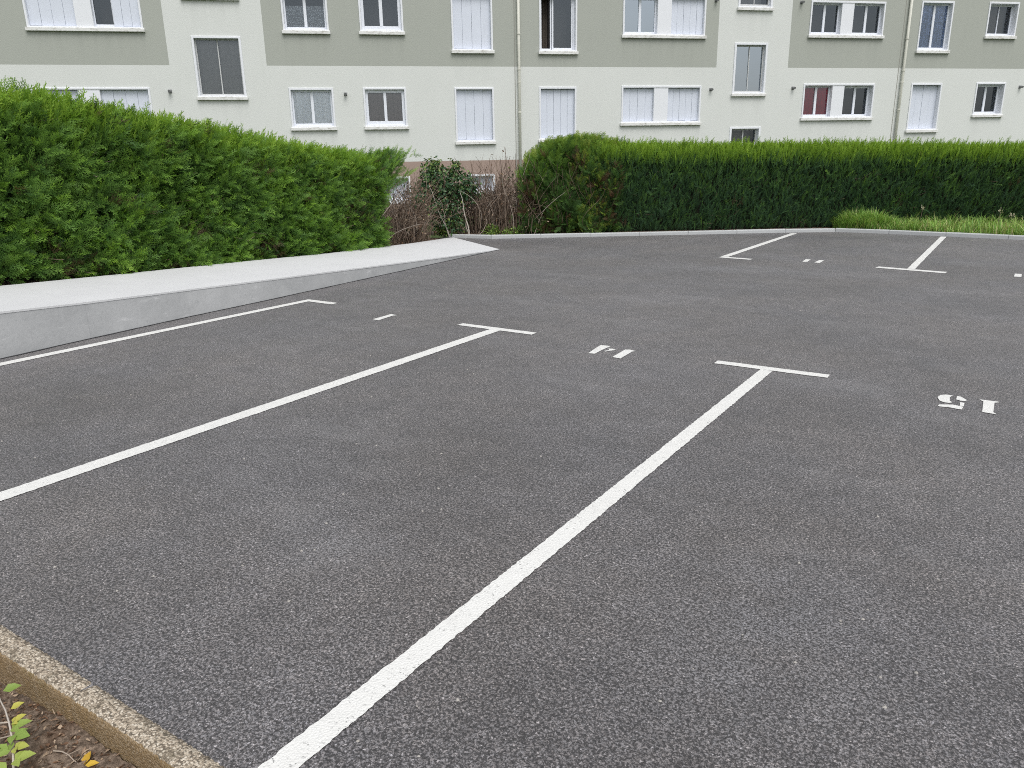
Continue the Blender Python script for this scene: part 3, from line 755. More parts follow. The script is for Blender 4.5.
def hedge_left():
    root = empty('hedge', (-10.2, 5.5, .26))
    tag(root, 'tall feathery green cypress hedge sloping down beside the pale concrete path', 'hedge')
    par = Matrix.Translation(root.location).inverted()
    off = np.array(root.location)
    Y0, Y1 = -.6, 10.35
    def front(y): return np.interp(y, [p[1] for p in FAR], [p[0] for p in FAR]) - .10 + np.where(y > 9, .045*(y - 9)**1.0, 0)
    def top(y): return 2.40 - .137*(y - 4.2)
    def bot(y): return ramp_z(np.clip(y - .6, .2, 12)) - .03
    V = []; F = []; T_ = []; nb = 0
    def add(v, f, t):
        nonlocal nb
        V.append(v); F.append(f + nb); T_.append(t); nb += len(v)
    r = np.random.default_rng(3)
    # front face
    N = 24000
    y = Y0 + (Y1 - Y0)*r.random(N)**.80; u = r.random(N)
    y = np.where(r.random(N) < .12, Y0 + 3*r.random(N), y)
    z = bot(y) + (top(y) - bot(y))*u
    lump = .11*vn(y*1.25, z*1.5, .4) + .06*vn(y*3.1, z*3.3, 2.0)
    depth = r.random(N)**2*.30
    x = front(y) + lump - .05 - depth - .12*np.clip((.25 - u)/.25, 0, 1)*0 - .10*np.clip((u - .85)/.15, 0, 1)
    # round the free end
    endk = np.clip((y - 9.6)/.75, 0, 1); x = x - 0*endk
    hole = vn(y*2.3, z*2.9, 5.0) + .5*vn(y*6, z*7, 1.0)
    keep = (hole > -.62) | (r.random(N) < .35)
    y, z, x, u, depth, hole, lump = (q[keep] for q in (y, z, x, u, depth, hole, lump)); N = len(y)
    al = np.stack([.55 + .5*r.random(N), r.normal(.12, .55, N), .35 + r.normal(0, .45, N) + .25*u], -1)
    nr = np.stack([.8 + .3*r.random(N), r.normal(0, .5, N), .3 + r.normal(0, .5, N)], -1)
    sz = r.uniform(.12, .31, N)
    tn = .52 + .13*vn(y*1.9, z*2.1, 8.0) + r.normal(0, .085, N) - .45*depth + .5*lump*.6 + .22*np.clip((u - .84)/.16, 0, 1)  # paler towards the top: fresh growth plus painted light from above
    brown = (vn(y*1.3, z*2.6, 14.0) > .58 - .3*np.clip((.35 - u)/.35, 0, 1) - .45*np.clip((y - 8.6)/.8, 0, 1)*(np.abs(u - .5) < .3)) & (r.random(N) < .55)
    tn = np.where(brown, r.uniform(0, .16, N), tn)
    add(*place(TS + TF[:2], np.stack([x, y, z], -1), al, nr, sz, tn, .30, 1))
    N = 1900
    y = Y0 + (Y1 - Y0)*r.random(N)**.8; u = r.random(N)**1.15*.93; z = bot(y) + (top(y) - bot(y))*u
    x = front(y) + .15*vn(y*1.25, z*1.5, .4) + .09*vn(y*3.1, z*3.3, 2.0) - .04
    ok = vn(y*1.3 + 3, z*1.6, 6) + r.normal(0, .3, N) > -.05; x, y, z, u = x[ok], y[ok], z[ok], u[ok]; N = len(y)
    al = np.stack([.55 + .3*r.random(N), r.normal(.15, .5, N), .45 + r.normal(0, .4, N)], -1); nr = np.stack([.8 + .3*r.random(N), r.normal(0, .35, N), .2 + r.normal(0, .35, N)], -1)
    add(*place(TF, np.stack([x, y, z], -1), al, nr, r.uniform(.15, .28, N), .55 + r.normal(0, .07, N), .26, 12))
    # upright top shoots, paler by fresh growth and by light put into the tone
    N = 9000
    y = Y0 + (Y1 + .15 - Y0)*r.random(N)**.85; dx = r.random(N)**2.2*1.35
    x = front(y) - .06 - dx + .08*vn(y*2, dx*3, 1); z = top(y) - .20 + r.random(N)*.12 + .05*vn(y*2.6, dx*2, 3) - .10*dx*0
    z -= np.clip(.16 - dx, 0, 1)*1.9*r.random(N)
    al = np.stack([r.normal(.18, .26, N) + .25*(dx < .15), r.normal(.05, .26, N), np.ones(N)], -1)
    nr = np.stack([1 + 0*y, r.normal(0, .6, N), r.normal(0, .3, N)], -1)
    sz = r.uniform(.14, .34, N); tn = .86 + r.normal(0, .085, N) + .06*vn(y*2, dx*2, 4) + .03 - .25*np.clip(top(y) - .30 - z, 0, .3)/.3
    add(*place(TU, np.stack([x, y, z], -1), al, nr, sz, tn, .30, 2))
    # free end, leaning out at the top
    N = 2300
    u = r.random(N); dx = r.random(N)*1.3
    zb = .10; zt = 1.62
    z = zb + (zt - zb)*u
    y = Y1 - .15 + .42*np.clip((u - .55)/.45, 0, 1)**1.4 + .10*vn(dx*3, z*3, 2) - .25*r.random(N)**2
    x = front(np.full(N, 10.3)) - .02 - dx + .08*vn(z*3, dx*3, 3)
    al = np.stack([r.normal(.25, .4, N), .7 + .3*r.random(N), .35 + .7*u + r.normal(0, .25, N)], -1)
    nr = np.stack([1 + 0*u, r.normal(-.3, .5, N), r.normal(0, .5, N)], -1)
    sz = r.uniform(.17, .34, N); tn = .50 + r.normal(0, .1, N) + .16*u
    br = (u < .72) & (r.random(N) < .5*np.clip(1.15 - np.abs(u - .4)*2, 0, 1)); tn = np.where(br, r.uniform(0, .2, N), tn)
    add(*place(TF, np.stack([x, y, z], -1), al, nr, sz, tn, .2, 3))
    # boughs at the free end, reaching out past the trunk line
    pp = []; aa = []; tt = []
    for i in range(46):
        z0 = r.uniform(.85, 1.45); a0 = np.array([-9.62 - r.uniform(.0, .55), 10.05, z0]); e = np.array([r.normal(.12, .10), r.uniform(.50, .92), r.uniform(.22, .42)])
        e[2] = min(e[2], 1.66 - z0)
        for k in range(26):
            q = r.random()**.7; pp.append(a0 + e*q + np.array([0, 0, .08])*q**2 + r.normal(0, .03, 3)); aa.append(e/np.linalg.norm(e) + np.array([0, 0, .5]) + r.normal(0, .35, 3)); tt.append(.45 + .22*q + r.normal(0, .10) - .4*(r.random() < .12))
    pp = np.array(pp); aa = np.array(aa); n_ = len(pp)
    add(*place(TS, pp, aa, np.stack([np.ones(n_), r.normal(0, .6, n_), r.normal(0, .5, n_)], -1), r.uniform(.12, .24, n_), np.array(tt), .25, 4))
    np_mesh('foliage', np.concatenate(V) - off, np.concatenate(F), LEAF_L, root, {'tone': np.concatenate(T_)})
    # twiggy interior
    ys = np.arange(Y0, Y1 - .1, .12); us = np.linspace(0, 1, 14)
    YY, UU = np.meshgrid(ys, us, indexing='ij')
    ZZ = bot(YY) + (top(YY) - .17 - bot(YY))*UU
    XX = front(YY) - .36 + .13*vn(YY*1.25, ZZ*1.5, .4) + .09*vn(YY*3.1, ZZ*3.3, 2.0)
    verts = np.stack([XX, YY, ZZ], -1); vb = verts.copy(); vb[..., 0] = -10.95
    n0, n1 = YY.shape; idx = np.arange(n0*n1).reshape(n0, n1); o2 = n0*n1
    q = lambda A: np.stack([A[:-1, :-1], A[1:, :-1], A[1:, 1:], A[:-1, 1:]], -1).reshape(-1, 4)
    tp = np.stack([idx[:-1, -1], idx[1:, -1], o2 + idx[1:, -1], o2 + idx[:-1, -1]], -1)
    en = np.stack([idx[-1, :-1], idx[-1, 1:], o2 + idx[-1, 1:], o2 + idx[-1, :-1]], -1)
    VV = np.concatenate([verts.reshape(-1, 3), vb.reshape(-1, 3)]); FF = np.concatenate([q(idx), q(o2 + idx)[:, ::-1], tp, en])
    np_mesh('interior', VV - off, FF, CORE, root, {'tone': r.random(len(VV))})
    # bare twigs showing through
    paths = []; rad = []; tone = []
    for i in range(800):
        yy = Y0 + (Y1 - Y0)*r.random()**.7; zz = bot(yy) + r.random()**1.3*(top(yy) - bot(yy) - .25)
        p = np.array([front(yy) - .42, yy, zz]); d = np.array([.9, r.normal(0, .6), r.normal(.35, .5)]); d /= np.linalg.norm(d)
        L = r.uniform(.3, .62); t = np.linspace(0, 1, 5)[:, None]
        paths.append(p + d*L*t + np.array([0, 0, .12])*t**2*r.normal(0, 1) + np.array([0, .1, 0])*t**2*r.normal()); rad.append(r.uniform(.003, .007)); tone.append(r.uniform(.2, .85))
    for i in range(60):
        p = np.array([front(10.1) - r.uniform(.0, .5), 10.15 + r.uniform(0, .12), r.uniform(.1, 1.0)]); t = np.linspace(0, 1, 6)[:, None]
        paths.append(p + np.array([r.normal(0, .15), r.uniform(.15, .5), r.uniform(.3, .7)])*t + np.array([0, .1, 0])*t**2); rad.append(r.uniform(.003, .008)); tone.append(r.uniform(.4, .9))
    v, f, t = tubes_np(paths, rad, tone); np_mesh('branch_twigs', v - off, f, TWIG, root, {'tone': t})
hedge_left()

DV = np.array([.8168, .5769]); NV = np.array([-.5769, .8168]); A0 = np.array([-8.867, 13.56])
def hp(t, d): return A0[0] + DV[0]*t + NV[0]*d, A0[1] + DV[1]*t + NV[1]*d

def hedge_right():
    T0, T1 = 1.75, 15.5
    c = hp(8, .9); root = empty('hedge', (c[0], c[1], .03))
    tag(root, 'neatly clipped dark green hedge with bright yellow-green top behind the far kerb', 'hedge'); off = np.array(root.location)
    top = lambda t: 1.895 - .0185*t + .012*np.sin(t*1.1)
    V = []; F = []; T_ = []; nb = 0; r = np.random.default_rng(5)
    def add(v, f, t):
        nonlocal nb
        V.append(v); F.append(f + nb); T_.append(t); nb += len(v)
    N = 26000
    t = T0 + (T1 - T0)*r.random(N); u = r.random(N); z = .03 + (top(t) - .03)*u
    dep = r.random(N)**2*.22; lump = .06*vn(t*1.6, z*1.8, 3) + .04*vn(t*4, z*4, 1)
    d = .34 - lump + dep + .10*np.clip((u - .88)/.12, 0, 1)
    x, y = hp(t, d)
    out = .25 + .4*r.random(N); lat = r.normal(0, .33, N)
    al = np.stack([-NV[0]*out + DV[0]*lat, -NV[1]*out + DV[1]*lat, .85 + r.normal(0, .35, N)], -1)
    nr = np.stack([-NV[0] + r.normal(0, .5, N), -NV[1] + r.normal(0, .5, N), r.normal(.2, .5, N)], -1)
    sz = r.uniform(.10, .25, N)
    tn = .42 + r.normal(0, .06, N) + .07*vn(t*2.2, z*3, 5) - .4*dep + .12*np.clip((u - .35)/.5, 0, 1) + .30*np.clip((u - .76)/.24, 0, 1) + .05*(r.random(N) < .06)  # tone climbs up the face: new growth, with top light painted in
    tn = np.where((vn(t*1.1, z*2, 9) > .75) & (r.random(N) < .3), r.uniform(.02, .2, N), tn)
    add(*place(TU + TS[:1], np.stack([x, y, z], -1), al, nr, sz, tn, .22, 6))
    N = 13000
    t = T0 + (T1 - T0)*r.random(N); q = r.random(N)**2.2; d = .30 + q*1.2
    x, y = hp(t, d); z = top(t) - .20 + .10*r.random(N) + .02*vn(t*4, q*3, 2) - 2.4*r.random(N)*np.clip(.12 - q, 0, 1)
    al = np.stack([-NV[0]*.25 + r.normal(0, .22, N), -NV[1]*.25 + r.normal(0, .22, N), np.ones(N)], -1)
    nr = np.stack([-NV[0] + r.normal(0, .4, N), -NV[1] + r.normal(0, .4, N), 0*t], -1)
    sz = r.uniform(.11, .25, N); tn = .88 + r.normal(0, .07, N) - .30*np.clip(top(t) - .20 - z, 0, .3)/.3 + .05*vn(t*2, q*2, 4) - .12*np.clip(.1 - q, 0, .1)*10*r.random(N)  # bright top band mixes fresh growth with painted skylight
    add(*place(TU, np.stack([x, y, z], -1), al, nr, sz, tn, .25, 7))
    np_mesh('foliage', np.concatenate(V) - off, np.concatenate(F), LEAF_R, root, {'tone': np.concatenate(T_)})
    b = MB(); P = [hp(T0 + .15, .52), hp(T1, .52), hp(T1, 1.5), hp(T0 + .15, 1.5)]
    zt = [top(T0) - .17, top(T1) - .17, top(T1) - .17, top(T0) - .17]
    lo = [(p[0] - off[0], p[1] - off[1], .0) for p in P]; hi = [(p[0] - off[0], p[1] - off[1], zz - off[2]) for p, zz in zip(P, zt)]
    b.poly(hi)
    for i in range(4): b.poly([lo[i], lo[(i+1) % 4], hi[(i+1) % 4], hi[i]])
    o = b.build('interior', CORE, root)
    a = o.data.attributes.new('tone', 'FLOAT', 'POINT')
    paths = []; rad = []; tone = []
    for i in range(300):
        tt = r.uniform(T0, T1); zz = r.uniform(.05, 1.5); x, y = hp(tt, .5); o_ = r.uniform(.15, .3); la = r.normal(0, .15)
        s = np.linspace(0, 1, 4)[:, None]
        paths.append(np.array([x, y, zz]) + np.array([-NV[0]*o_ + DV[0]*la, -NV[1]*o_ + DV[1]*la, r.uniform(-.05, .25)])*s); rad.append(r.uniform(.003, .006)); tone.append(r.uniform(.2, .8))
    v, f, t = tubes_np(paths, rad, tone); np_mesh('branch_twigs', v - off, f, TWIG, root, {'tone': t})
hedge_right()

def thuja():
    c = hp(.95, .9); root = empty('conifer_shrub', (c[0], c[1], .03))
    tag(root, 'bushy conifer with brown and yellowish patches at the left end of the clipped hedge', 'shrub'); off = np.array(root.location)
    r = np.random.default_rng(9); N = 5200
    t = .10 + 2.1*r.random(N); u = r.random(N)
    TPX, TPZ = [.0, .15, .35, .7, 1.2, 1.7, 2.0, 2.2], [1.0, 1.30, 1.60, 1.82, 1.90, 1.92, 1.80, 1.86]
    tp = np.interp(t, TPX, TPZ)
    z = .03 + (tp - .03)*u; dep = r.random(N)**2*.3
    lump = .20*vn(t*2.2, z*2.3, 1) + .10*vn(t*6, z*5, 2)
    d = .38 - lump + dep + .15*np.clip((u - .8)/.2, 0, 1)
    x, y = hp(t, d)
    lat = r.normal(-.05, .5, N) - .5*np.clip(.6 - t, 0, 1); out = .4 + .5*r.random(N)
    al = np.stack([-NV[0]*out + DV[0]*lat, -NV[1]*out + DV[1]*lat, .55 + .5*u + r.normal(0, .35, N)], -1)
    nr = np.stack([-NV[0] + r.normal(0, .5, N), -NV[1] + r.normal(0, .5, N), r.normal(.2, .5, N)], -1)
    sz = r.uniform(.15, .30, N)
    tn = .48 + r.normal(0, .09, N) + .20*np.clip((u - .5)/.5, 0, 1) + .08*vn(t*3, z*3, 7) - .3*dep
    brw = (vn(t*2.4, z*1.7, 4) + 1.1*np.clip(.75 - t, 0, .7)*(u < .75) + .5*(np.abs(t - 1.95) < .25) > .36) & (r.random(N) < .62) & (u < .93)
    tn = np.where(brw, r.uniform(0, .28, N), tn); yel = (np.abs(t - 1.6) < .4) & (r.random(N) < .22); tn = np.where(yel, r.uniform(.8, 1, N), tn)
    v, f, tt = place(TF, np.stack([x, y, z], -1), al, nr, sz, tn, .12, 8)
    N2 = 1200; t = .25 + 1.9*r.random(N2); q = r.random(N2); d = .45 + q*1.1; tp = np.interp(t, TPX, TPZ)
    x, y = hp(t, d)
    al = np.stack([r.normal(0, .35, N2), r.normal(0, .35, N2), np.ones(N2)], -1); nr = np.stack([-NV[0] + r.normal(0, .5, N2), -NV[1] + r.normal(0, .5, N2), 0*t], -1)
    v2, f2, t2 = place(TF, np.stack([x, y, tp - .20 + .12*r.random(N2) + .09*vn(t*7, q*4, 2)], -1), al, nr, r.uniform(.14, .34, N2), .78 + r.normal(0, .08, N2), .25, 9)
    np_mesh('foliage', np.concatenate([v, v2]) - off, np.concatenate([f, f2 + len(v)]), LEAF_T, root, {'tone': np.concatenate([tt, t2])})
    paths = []; rad = []; tone = []
    for i in range(170):
        t = r.uniform(.1, 2.0); x, y = hp(t, r.uniform(.4, 1.2)); s = np.linspace(0, 1, 7)[:, None]
        H = np.interp(t, [-.5, .15, 1, 2], [.9, 1.45, 1.8, 1.7])*r.uniform(.5, .95)
        paths.append(np.array([x, y, .02]) + np.array([r.normal(0, .25), r.normal(-.25, .25), H])*s + np.array([r.normal(0, .12), r.normal(0, .12), 0])*np.sin(s*5)); rad.append(r.uniform(.004, .013)); tone.append(r.uniform(.05, .6))
    v, f, t = tubes_np(paths, rad, tone, 5); np_mesh('branch_twigs', v - off, f, TWIG, root, {'tone': t})
    # shaded heart of old brown needles
    N = 1500; t = .3 + 1.8*r.random(N); x, y = hp(t, r.uniform(.65, 1.15, N)); z = .03 + 1.5*r.random(N)*np.interp(t, [-.5, .2, 1, 2], [.5, .85, 1.1, 1.05])
    v, f, tt = place(TF, np.stack([x, y, z], -1), r.normal(0, 1, (N, 3)), r.normal(0, 1, (N, 3)), r.uniform(.25, .4, N), r.uniform(0, .3, N), 0, 10)
    np_mesh('dead_foliage', v - off, f, LEAF_T, root, {'tone': tt})
thuja()

def leaf_quads(pos, along, nrm, L, W):
    """folded pointed leaves: two quads each"""
    y = along/np.linalg.norm(along, axis=1, keepdims=True); x = np.cross(y, nrm); x /= np.linalg.norm(x, axis=1, keepdims=True) + 1e-9; z = np.cross(x, y)
    L = L[:, None]; W = W[:, None]
    b0 = pos; m = pos + y*L*.5 - z*W*.10; tip = pos + y*L - z*L*.12
    l1 = pos + y*L*.34 - x*W*.5 + z*W*.12; r1 = pos + y*L*.34 + x*W*.5 + z*W*.12
    l2 = pos + y*L*.68 - x*W*.36 + z*W*.06; r2 = pos + y*L*.68 + x*W*.36 + z*W*.06
    V = np.stack([b0, m, tip, l1, l2, r1, r2], 1); N = len(pos); base = np.arange(N)[:, None]*7
    F = np.concatenate([base + np.array([[0, 1, 4, 3]]), base + np.array([[1, 2, 2, 4]])*0 + np.array([[1, 2, 4, 4]]), base + np.array([[0, 5, 6, 1]]), base + np.array([[1, 6, 2, 2]])])
    return V.reshape(-1, 3), F, x
def leaf_mesh(name, pos, along, nrm, L, W, tone, mat, root, off):
    V, F, _ = leaf_quads(pos, along, nrm, L, W)
    # triangles keep the degenerate corners out
    tri = []
    q = F
    a = q[:, [0, 1, 2]]; b = q[:, [0, 2, 3]]
    tri = np.concatenate([a, b]); ok = (tri[:, 0] != tri[:, 1]) & (tri[:, 1] != tri[:, 2]) & (tri[:, 0] != tri[:, 2])
    np_mesh(name, V - off, tri[ok], mat, root, {'tone': np.repeat(tone, 7)})

def dry_bush(label, pts, H, n, seed, lean, group):
    c = np.mean(np.array(pts), axis=0); root = empty('dry_bush', (c[0], c[1], .02)); tag(root, label, 'bush', group); off = np.array(root.location)
    r = np.random.default_rng(seed); P = np.array(pts); s = np.concatenate([[0], np.cumsum(np.hypot(*np.diff(P, axis=0).T))])
    paths = []; rad = []; tone = []; lp = []
    for i in range(n):
        t = r.random()*s[-1]; bx, by = np.interp(t, s, P[:, 0]) + r.normal(0, .10), np.interp(t, s, P[:, 1]) + r.normal(0, .10)
        dpt = r.uniform(0, .75); bx -= .62*dpt; by += .62*dpt
        h = np.interp(t, s, H)*r.uniform(.45, 1.06); k = np.linspace(0, 1, 9)[:, None]
        e = np.array([r.normal(0, .24) + lean[0], r.normal(0, .24) + lean[1], h])
        arch = np.array([r.normal(0, .22), r.normal(0, .22), -abs(r.normal(0, .25))*h])
        p = np.array([bx, by, .01]) + e*k + arch*k**2.5 + np.array([r.normal(0, .05), r.normal(0, .05), 0])*np.sin(k*r.uniform(4, 9))
        p[:, 2] = np.maximum(p[:, 2], .012)
        paths.append(p); rad.append(r.uniform(.003, .010)); tone.append(np.clip(r.normal(.45, .25), 0, .92))
        for j in range(r.integers(0, 3)):
            a = r.integers(2, 8); q = p[a]; k2 = np.linspace(0, 1, 5)[:, None]
            d = np.array([r.normal(0, .2), r.normal(0, .2), r.normal(.12, .16)])
            pp = q + d*k2 + np.array([0, 0, -.08])*k2**2; pp[:, 2] = np.maximum(pp[:, 2], .012)
            paths.append(pp); rad.append(r.uniform(.002, .004)); tone.append(np.clip(r.normal(.55, .2), 0, .95)); lp += [pp[-1]]
    v, f, t = tubes_np(paths, rad, tone, 4); np_mesh('stems', v - off, f, TWIG, root, {'tone': t})
    lp = np.array(lp); N = len(lp)
    gl = []
    for i in range(7):
        q = paths[r.integers(0, len(paths))]; gl.append(q[len(q)*2//3] + r.normal(0, .07, (26, 3)))
    gl = np.concatenate(gl); gl[:, 2] = np.maximum(gl[:, 2], .05); n2 = len(gl)
    leaf_mesh('green_leaves', gl, r.normal(0, 1, (n2, 3)), r.normal(0, 1, (n2, 3)), r.uniform(.04, .07, n2), r.uniform(.03, .05, n2), np.clip(r.normal(.55, .2, n2), 0, 1), LEAF_I, root, off)
    leaf_mesh('withered_leaves', lp, r.normal(0, 1, (N, 3)), r.normal(0, 1, (N, 3)), r.uniform(.03, .07, N), r.uniform(.015, .035, N), r.random(N), DEADL, root, off)
dry_bush('tangle of dry brown stems between the cypress hedge and the ivy shrub', [(-10.05, 10.75), (-10.15, 11.5), (-10.40, 12.25)], [1.30, 1.42, 1.60], 420, 31, (.0, .05), 'dry brown bushes')
dry_bush('upright dry brown stems between the ivy shrub and the browning conifer', [(-10.15, 13.50), (-9.75, 13.62), (-9.25, 13.75), (-8.85, 13.95)], [1.75, 1.75, 1.78, 1.75], 560, 32, (.0, .0), 'dry brown bushes')

def ivy():
    root = empty('ivy_shrub', (-10.55, 13.2, .02)); tag(root, 'dark green ivy-covered shrub with pale leaning stems, taller than the dry bushes beside it', 'shrub'); off = np.array(root.location)
    r = np.random.default_rng(17); N = 3600
    # clumps: centre, radii
    C = [((-10.74, 13.15, 1.08), (.44, .40, .42)), ((-10.90, 13.25, 1.42), (.26, .26, .28)), ((-10.34, 13.42, 1.02), (.48, .40, .40)), ((-10.62, 13.1, .64), (.54, .40, .46)), ((-10.5, 13.2, .30), (.48, .40, .34)), ((-10.46, 13.45, 1.40), (.17, .17, .26)), ((-10.05, 13.45, .95), (.30, .25, .30)), ((-10.95, 12.95, .90), (.28, .28, .30))]
    ps = []; nn = []
    for (c, rr), n in zip(C, (1150, 420, 950, 850, 450, 180, 200, 220)):
        d = r.normal(0, 1, (n, 3)); d /= np.linalg.norm(d, axis=1, keepdims=True); rad = r.random(n)**.45*(1 + .25*vn(d[:, 0]*4, d[:, 2]*4, 1))
        ps.append(np.array(c) + d*np.array(rr)*rad[:, None]); nn.append(d)
    ps = np.concatenate(ps); nn = np.concatenate(nn); N = len(ps); ps[:, 2] = np.maximum(ps[:, 2], .06)
    al = nn*.5 + r.normal(0, .6, (N, 3)) + np.array([0, 0, -.35]); nr = nn + r.normal(0, .5, (N, 3)) + np.array([0, 0, .5])
    tone = np.clip(.54 + r.normal(0, .18, N) + .28*np.clip((ps[:, 2] - 1.2)/.4, 0, 1), 0, 1)
    leaf_mesh('foliage', ps, al, nr, r.uniform(.045, .085, N), r.uniform(.035, .065, N), tone, LEAF_I, root, off)
    paths = []; rad = []; tn = []
    def st(a, b, rr, t, bend=.06):
        k = np.linspace(0, 1, 9)[:, None]; a, b = np.array(a), np.array(b)
        paths.append(a + (b - a)*k + np.array([r.normal(0, bend), r.normal(0, bend), 0])*np.sin(k*math.pi) + np.array([.02, 0, 0])*np.sin(k*9)); rad.append(rr); tn.append(t)
    st((-10.30, 12.98, .02), (-10.60, 12.72, 1.12), .014, .98); st((-10.40, 12.90, .30), (-10.42, 12.78, .86), .008, .95); st((-10.42, 12.87, .25), (-10.80, 12.6, .55), .009, .9)
    st((-10.33, 12.95, .1), (-10.25, 12.9, .75), .008, .9)
    st((-9.93, 13.20, .03), (-10.08, 13.12, .95), .015, .98, .02); st((-9.95, 13.2, .02), (-9.98, 13.15, .45), .010, .95, .02); st((-9.80, 13.30, .03), (-9.62, 13.40, .40), .010, .85); st((-9.62, 13.40, .40), (-9.35, 13.55, .9), .008, .8); st((-9.80, 13.32, .05), (-9.78, 13.3, .7), .008, .8)
    for i in range(60): st((-10.55 + r.normal(0, .2), 13.2 + r.normal(0, .12), .02), (-10.6 + r.normal(0, .3), 13.25 + r.normal(0, .2), r.uniform(.7, 1.45)), r.uniform(.004, .01), r.uniform(.2, .7))
    v, f, t = tubes_np(paths, rad, tn, 6); np_mesh('stems', v - off, f, TWIG, root, {'tone': t})
ivy()

def weed(label, c, rad, h, n, seed, L=(.03, .06), group='leafy weeds along the far kerb'):
    root = empty('weed_plant', c); tag(root, label, 'weed', group); off = np.array(root.location); r = np.random.default_rng(seed)
    d = r.normal(0, 1, (n, 3)); d /= np.linalg.norm(d, axis=1, keepdims=True); d[:, 2] = np.abs(d[:, 2])
    ps = np.array(c) + d*np.array([rad, rad, h])*(r.random(n)**.5)[:, None]
    leaf_mesh('foliage', ps, d*.6 + r.normal(0, .5, (n, 3)), d + r.normal(0, .4, (n, 3)) + [0, 0, .6], r.uniform(*L, n), r.uniform(L[0]*.6, L[1]*.6, n), np.clip(r.normal(.5, .18, n), 0, 1), LEAF_W, root, off)
    paths = []; rr = []; tn = []
    for i in range(14):
        k = np.linspace(0, 1, 4)[:, None]; e = np.array([r.normal(0, rad*.5), r.normal(0, rad*.5), h*.8]); paths.append(np.array(c) + e*k); rr.append(.003); tn.append(.4)
    v, f, t = tubes_np(paths, rr, tn); np_mesh('stems', v - off, f, TWIG, root, {'tone': t})
weed('fresh green weed clump at the end of the pale path', (-10.55, 13.18, .05), .28, .30, 420, 51)
weed('low bright green weed behind the kerb below the dry upright stems', (-9.55, 13.52, .05), .22, .22, 300, 52)
weed('small grassy green weed behind the kerb beside the browning conifer', (-9.15, 13.72, .05), .26, .17, 260, 53)
weed('bluish green low weed under the browning conifer', (-7.75, 14.72, .05), .24, .26, 260, 54)

def blades(name, px, py, pz, h, lean, tone, w, mat, parent=None, off=0):
    N = len(px); r = np.random.default_rng(5); a = r.random(N)*2*math.pi; ca, sa = np.cos(a), np.sin(a)
    b = np.stack([px, py, pz], -1); side = np.stack([-sa, ca, 0*a], -1)*w[:, None]; dirv = np.stack([ca, sa, 0*a], -1)
    V = []
    for t, ww in ((0, 1), (.35, .9), (.7, .6), (1, .08)):
        c = b + dirv*(lean*t**2)[:, None] + np.stack([0*a, 0*a, h*(t - .25*t**3*np.minimum(lean/h, 1))], -1)
        V += [c - side*ww, c + side*ww]
    V = np.stack(V, 1).reshape(-1, 3); base = np.arange(N)[:, None]*8
    F = np.concatenate([base + np.array([[0, 1, 3, 2]]), base + np.array([[2, 3, 5, 4]]), base + np.array([[4, 5, 7, 6]])])
    return np_mesh(name, V - off, F, mat, parent, {'tone': np.repeat(tone, 8)})

SEED = m_leaf('pale_seed_head', [(0, (.20, .17, .10)), (1, (.52, .48, .36))], .2)
def verge_grass():
    r = np.random.default_rng(71); X = []; Y = []; H = []; TN = []
    bx = np.array([p[0] for p in back]); by = np.array([p[1] for p in back])
    N = 15000
    x = r.uniform(-3.05, 4.5, N); y0 = np.interp(x, bx, by) + .02
    th = (x - A0[0] + .5769*.15)/.8168; yh = A0[1] + .5769*th + .8168*.32
    y1 = np.minimum(yh, y0 + 2.4); y = y0 + (y1 - y0)*r.random(N)**1.3
    ok = (y1 > y0 + .03); x, y = x[ok], y[ok]; N = len(x)
    clump = .5 + .5*vn(x*3.2, y*3.2, 1) 
    h = r.uniform(.08, .30, N)*(.45 + 1.0*clump)
    keep = r.random(N) < np.clip(.35 + .8*clump, 0, 1); x, y, h, clump = x[keep], y[keep], h[keep], clump[keep]; N = len(x)
    o = blades('grass', x, y, np.full(N, .04), h, h*r.uniform(.1, 1.3, N), np.clip(r.normal(.55, .33, N) - .1*clump, 0, 1), r.uniform(.004, .010, N), GRASS)
    tag(o, 'rough green verge grass between kerb and clipped hedge', 'grass', kind='stuff')
    # the big tuft
    root = empty('grass_tuft', (-2.85, 17.88, .04)); tag(root, 'largest rounded tuft of green grass in front of the clipped hedge', 'grass tuft')
    N = 3600; a = r.random(N)*6.283; q = np.sqrt(r.random(N)); x = -2.85 + .62*q*np.cos(a); y = 17.86 + .30*q*np.sin(a)
    h = (.46*(1 - .45*q**2))*r.uniform(.45, 1.12, N)*(1 + .22*vn(x*7, y*7, 3))
    blades('foliage', x, y, np.full(N, .04), h, h*r.uniform(.1, 1.0, N), np.clip(r.normal(.62, .27, N), 0, 1), r.uniform(.004, .010, N), GRASS, root, np.array(root.location))
    # dead flower stalks
    for i, (x, y, hh, lb) in enumerate(((-1.80, 18.0, .46, 'thin stalk with pale seed head just right of the big grass tuft'), (-.42, 17.75, .42, 'first of two dry flower stalks in the grass near the right edge'), (-.22, 17.75, .36, 'second and shorter of two dry flower stalks in the grass near the right edge'))):
        root = empty('flower_stalk', (x, y, .04)); tag(root, lb, 'flower stalk', 'dry flower stalks in the verge'); off = np.array(root.location)
        k = np.linspace(0, 1, 6)[:, None]
        v, f, t = tubes_np([np.array([x, y, .04]) + np.array([.03, .0, hh])*k], [.005], [.7]); np_mesh('stem', v - off, f, TWIG, root, {'tone': t})
        n = 18; d = r.normal(0, 1, (n, 3)); ps = np.array([x + .03, y, .04 + hh]) + d*.014
        leaf_mesh('seed_head', ps, d, r.normal(0, 1, (n, 3)), np.full(n, .028), np.full(n, .016), np.clip(r.normal(.95, .1, n), 0, 1), SEED, root, off)
verge_grass()

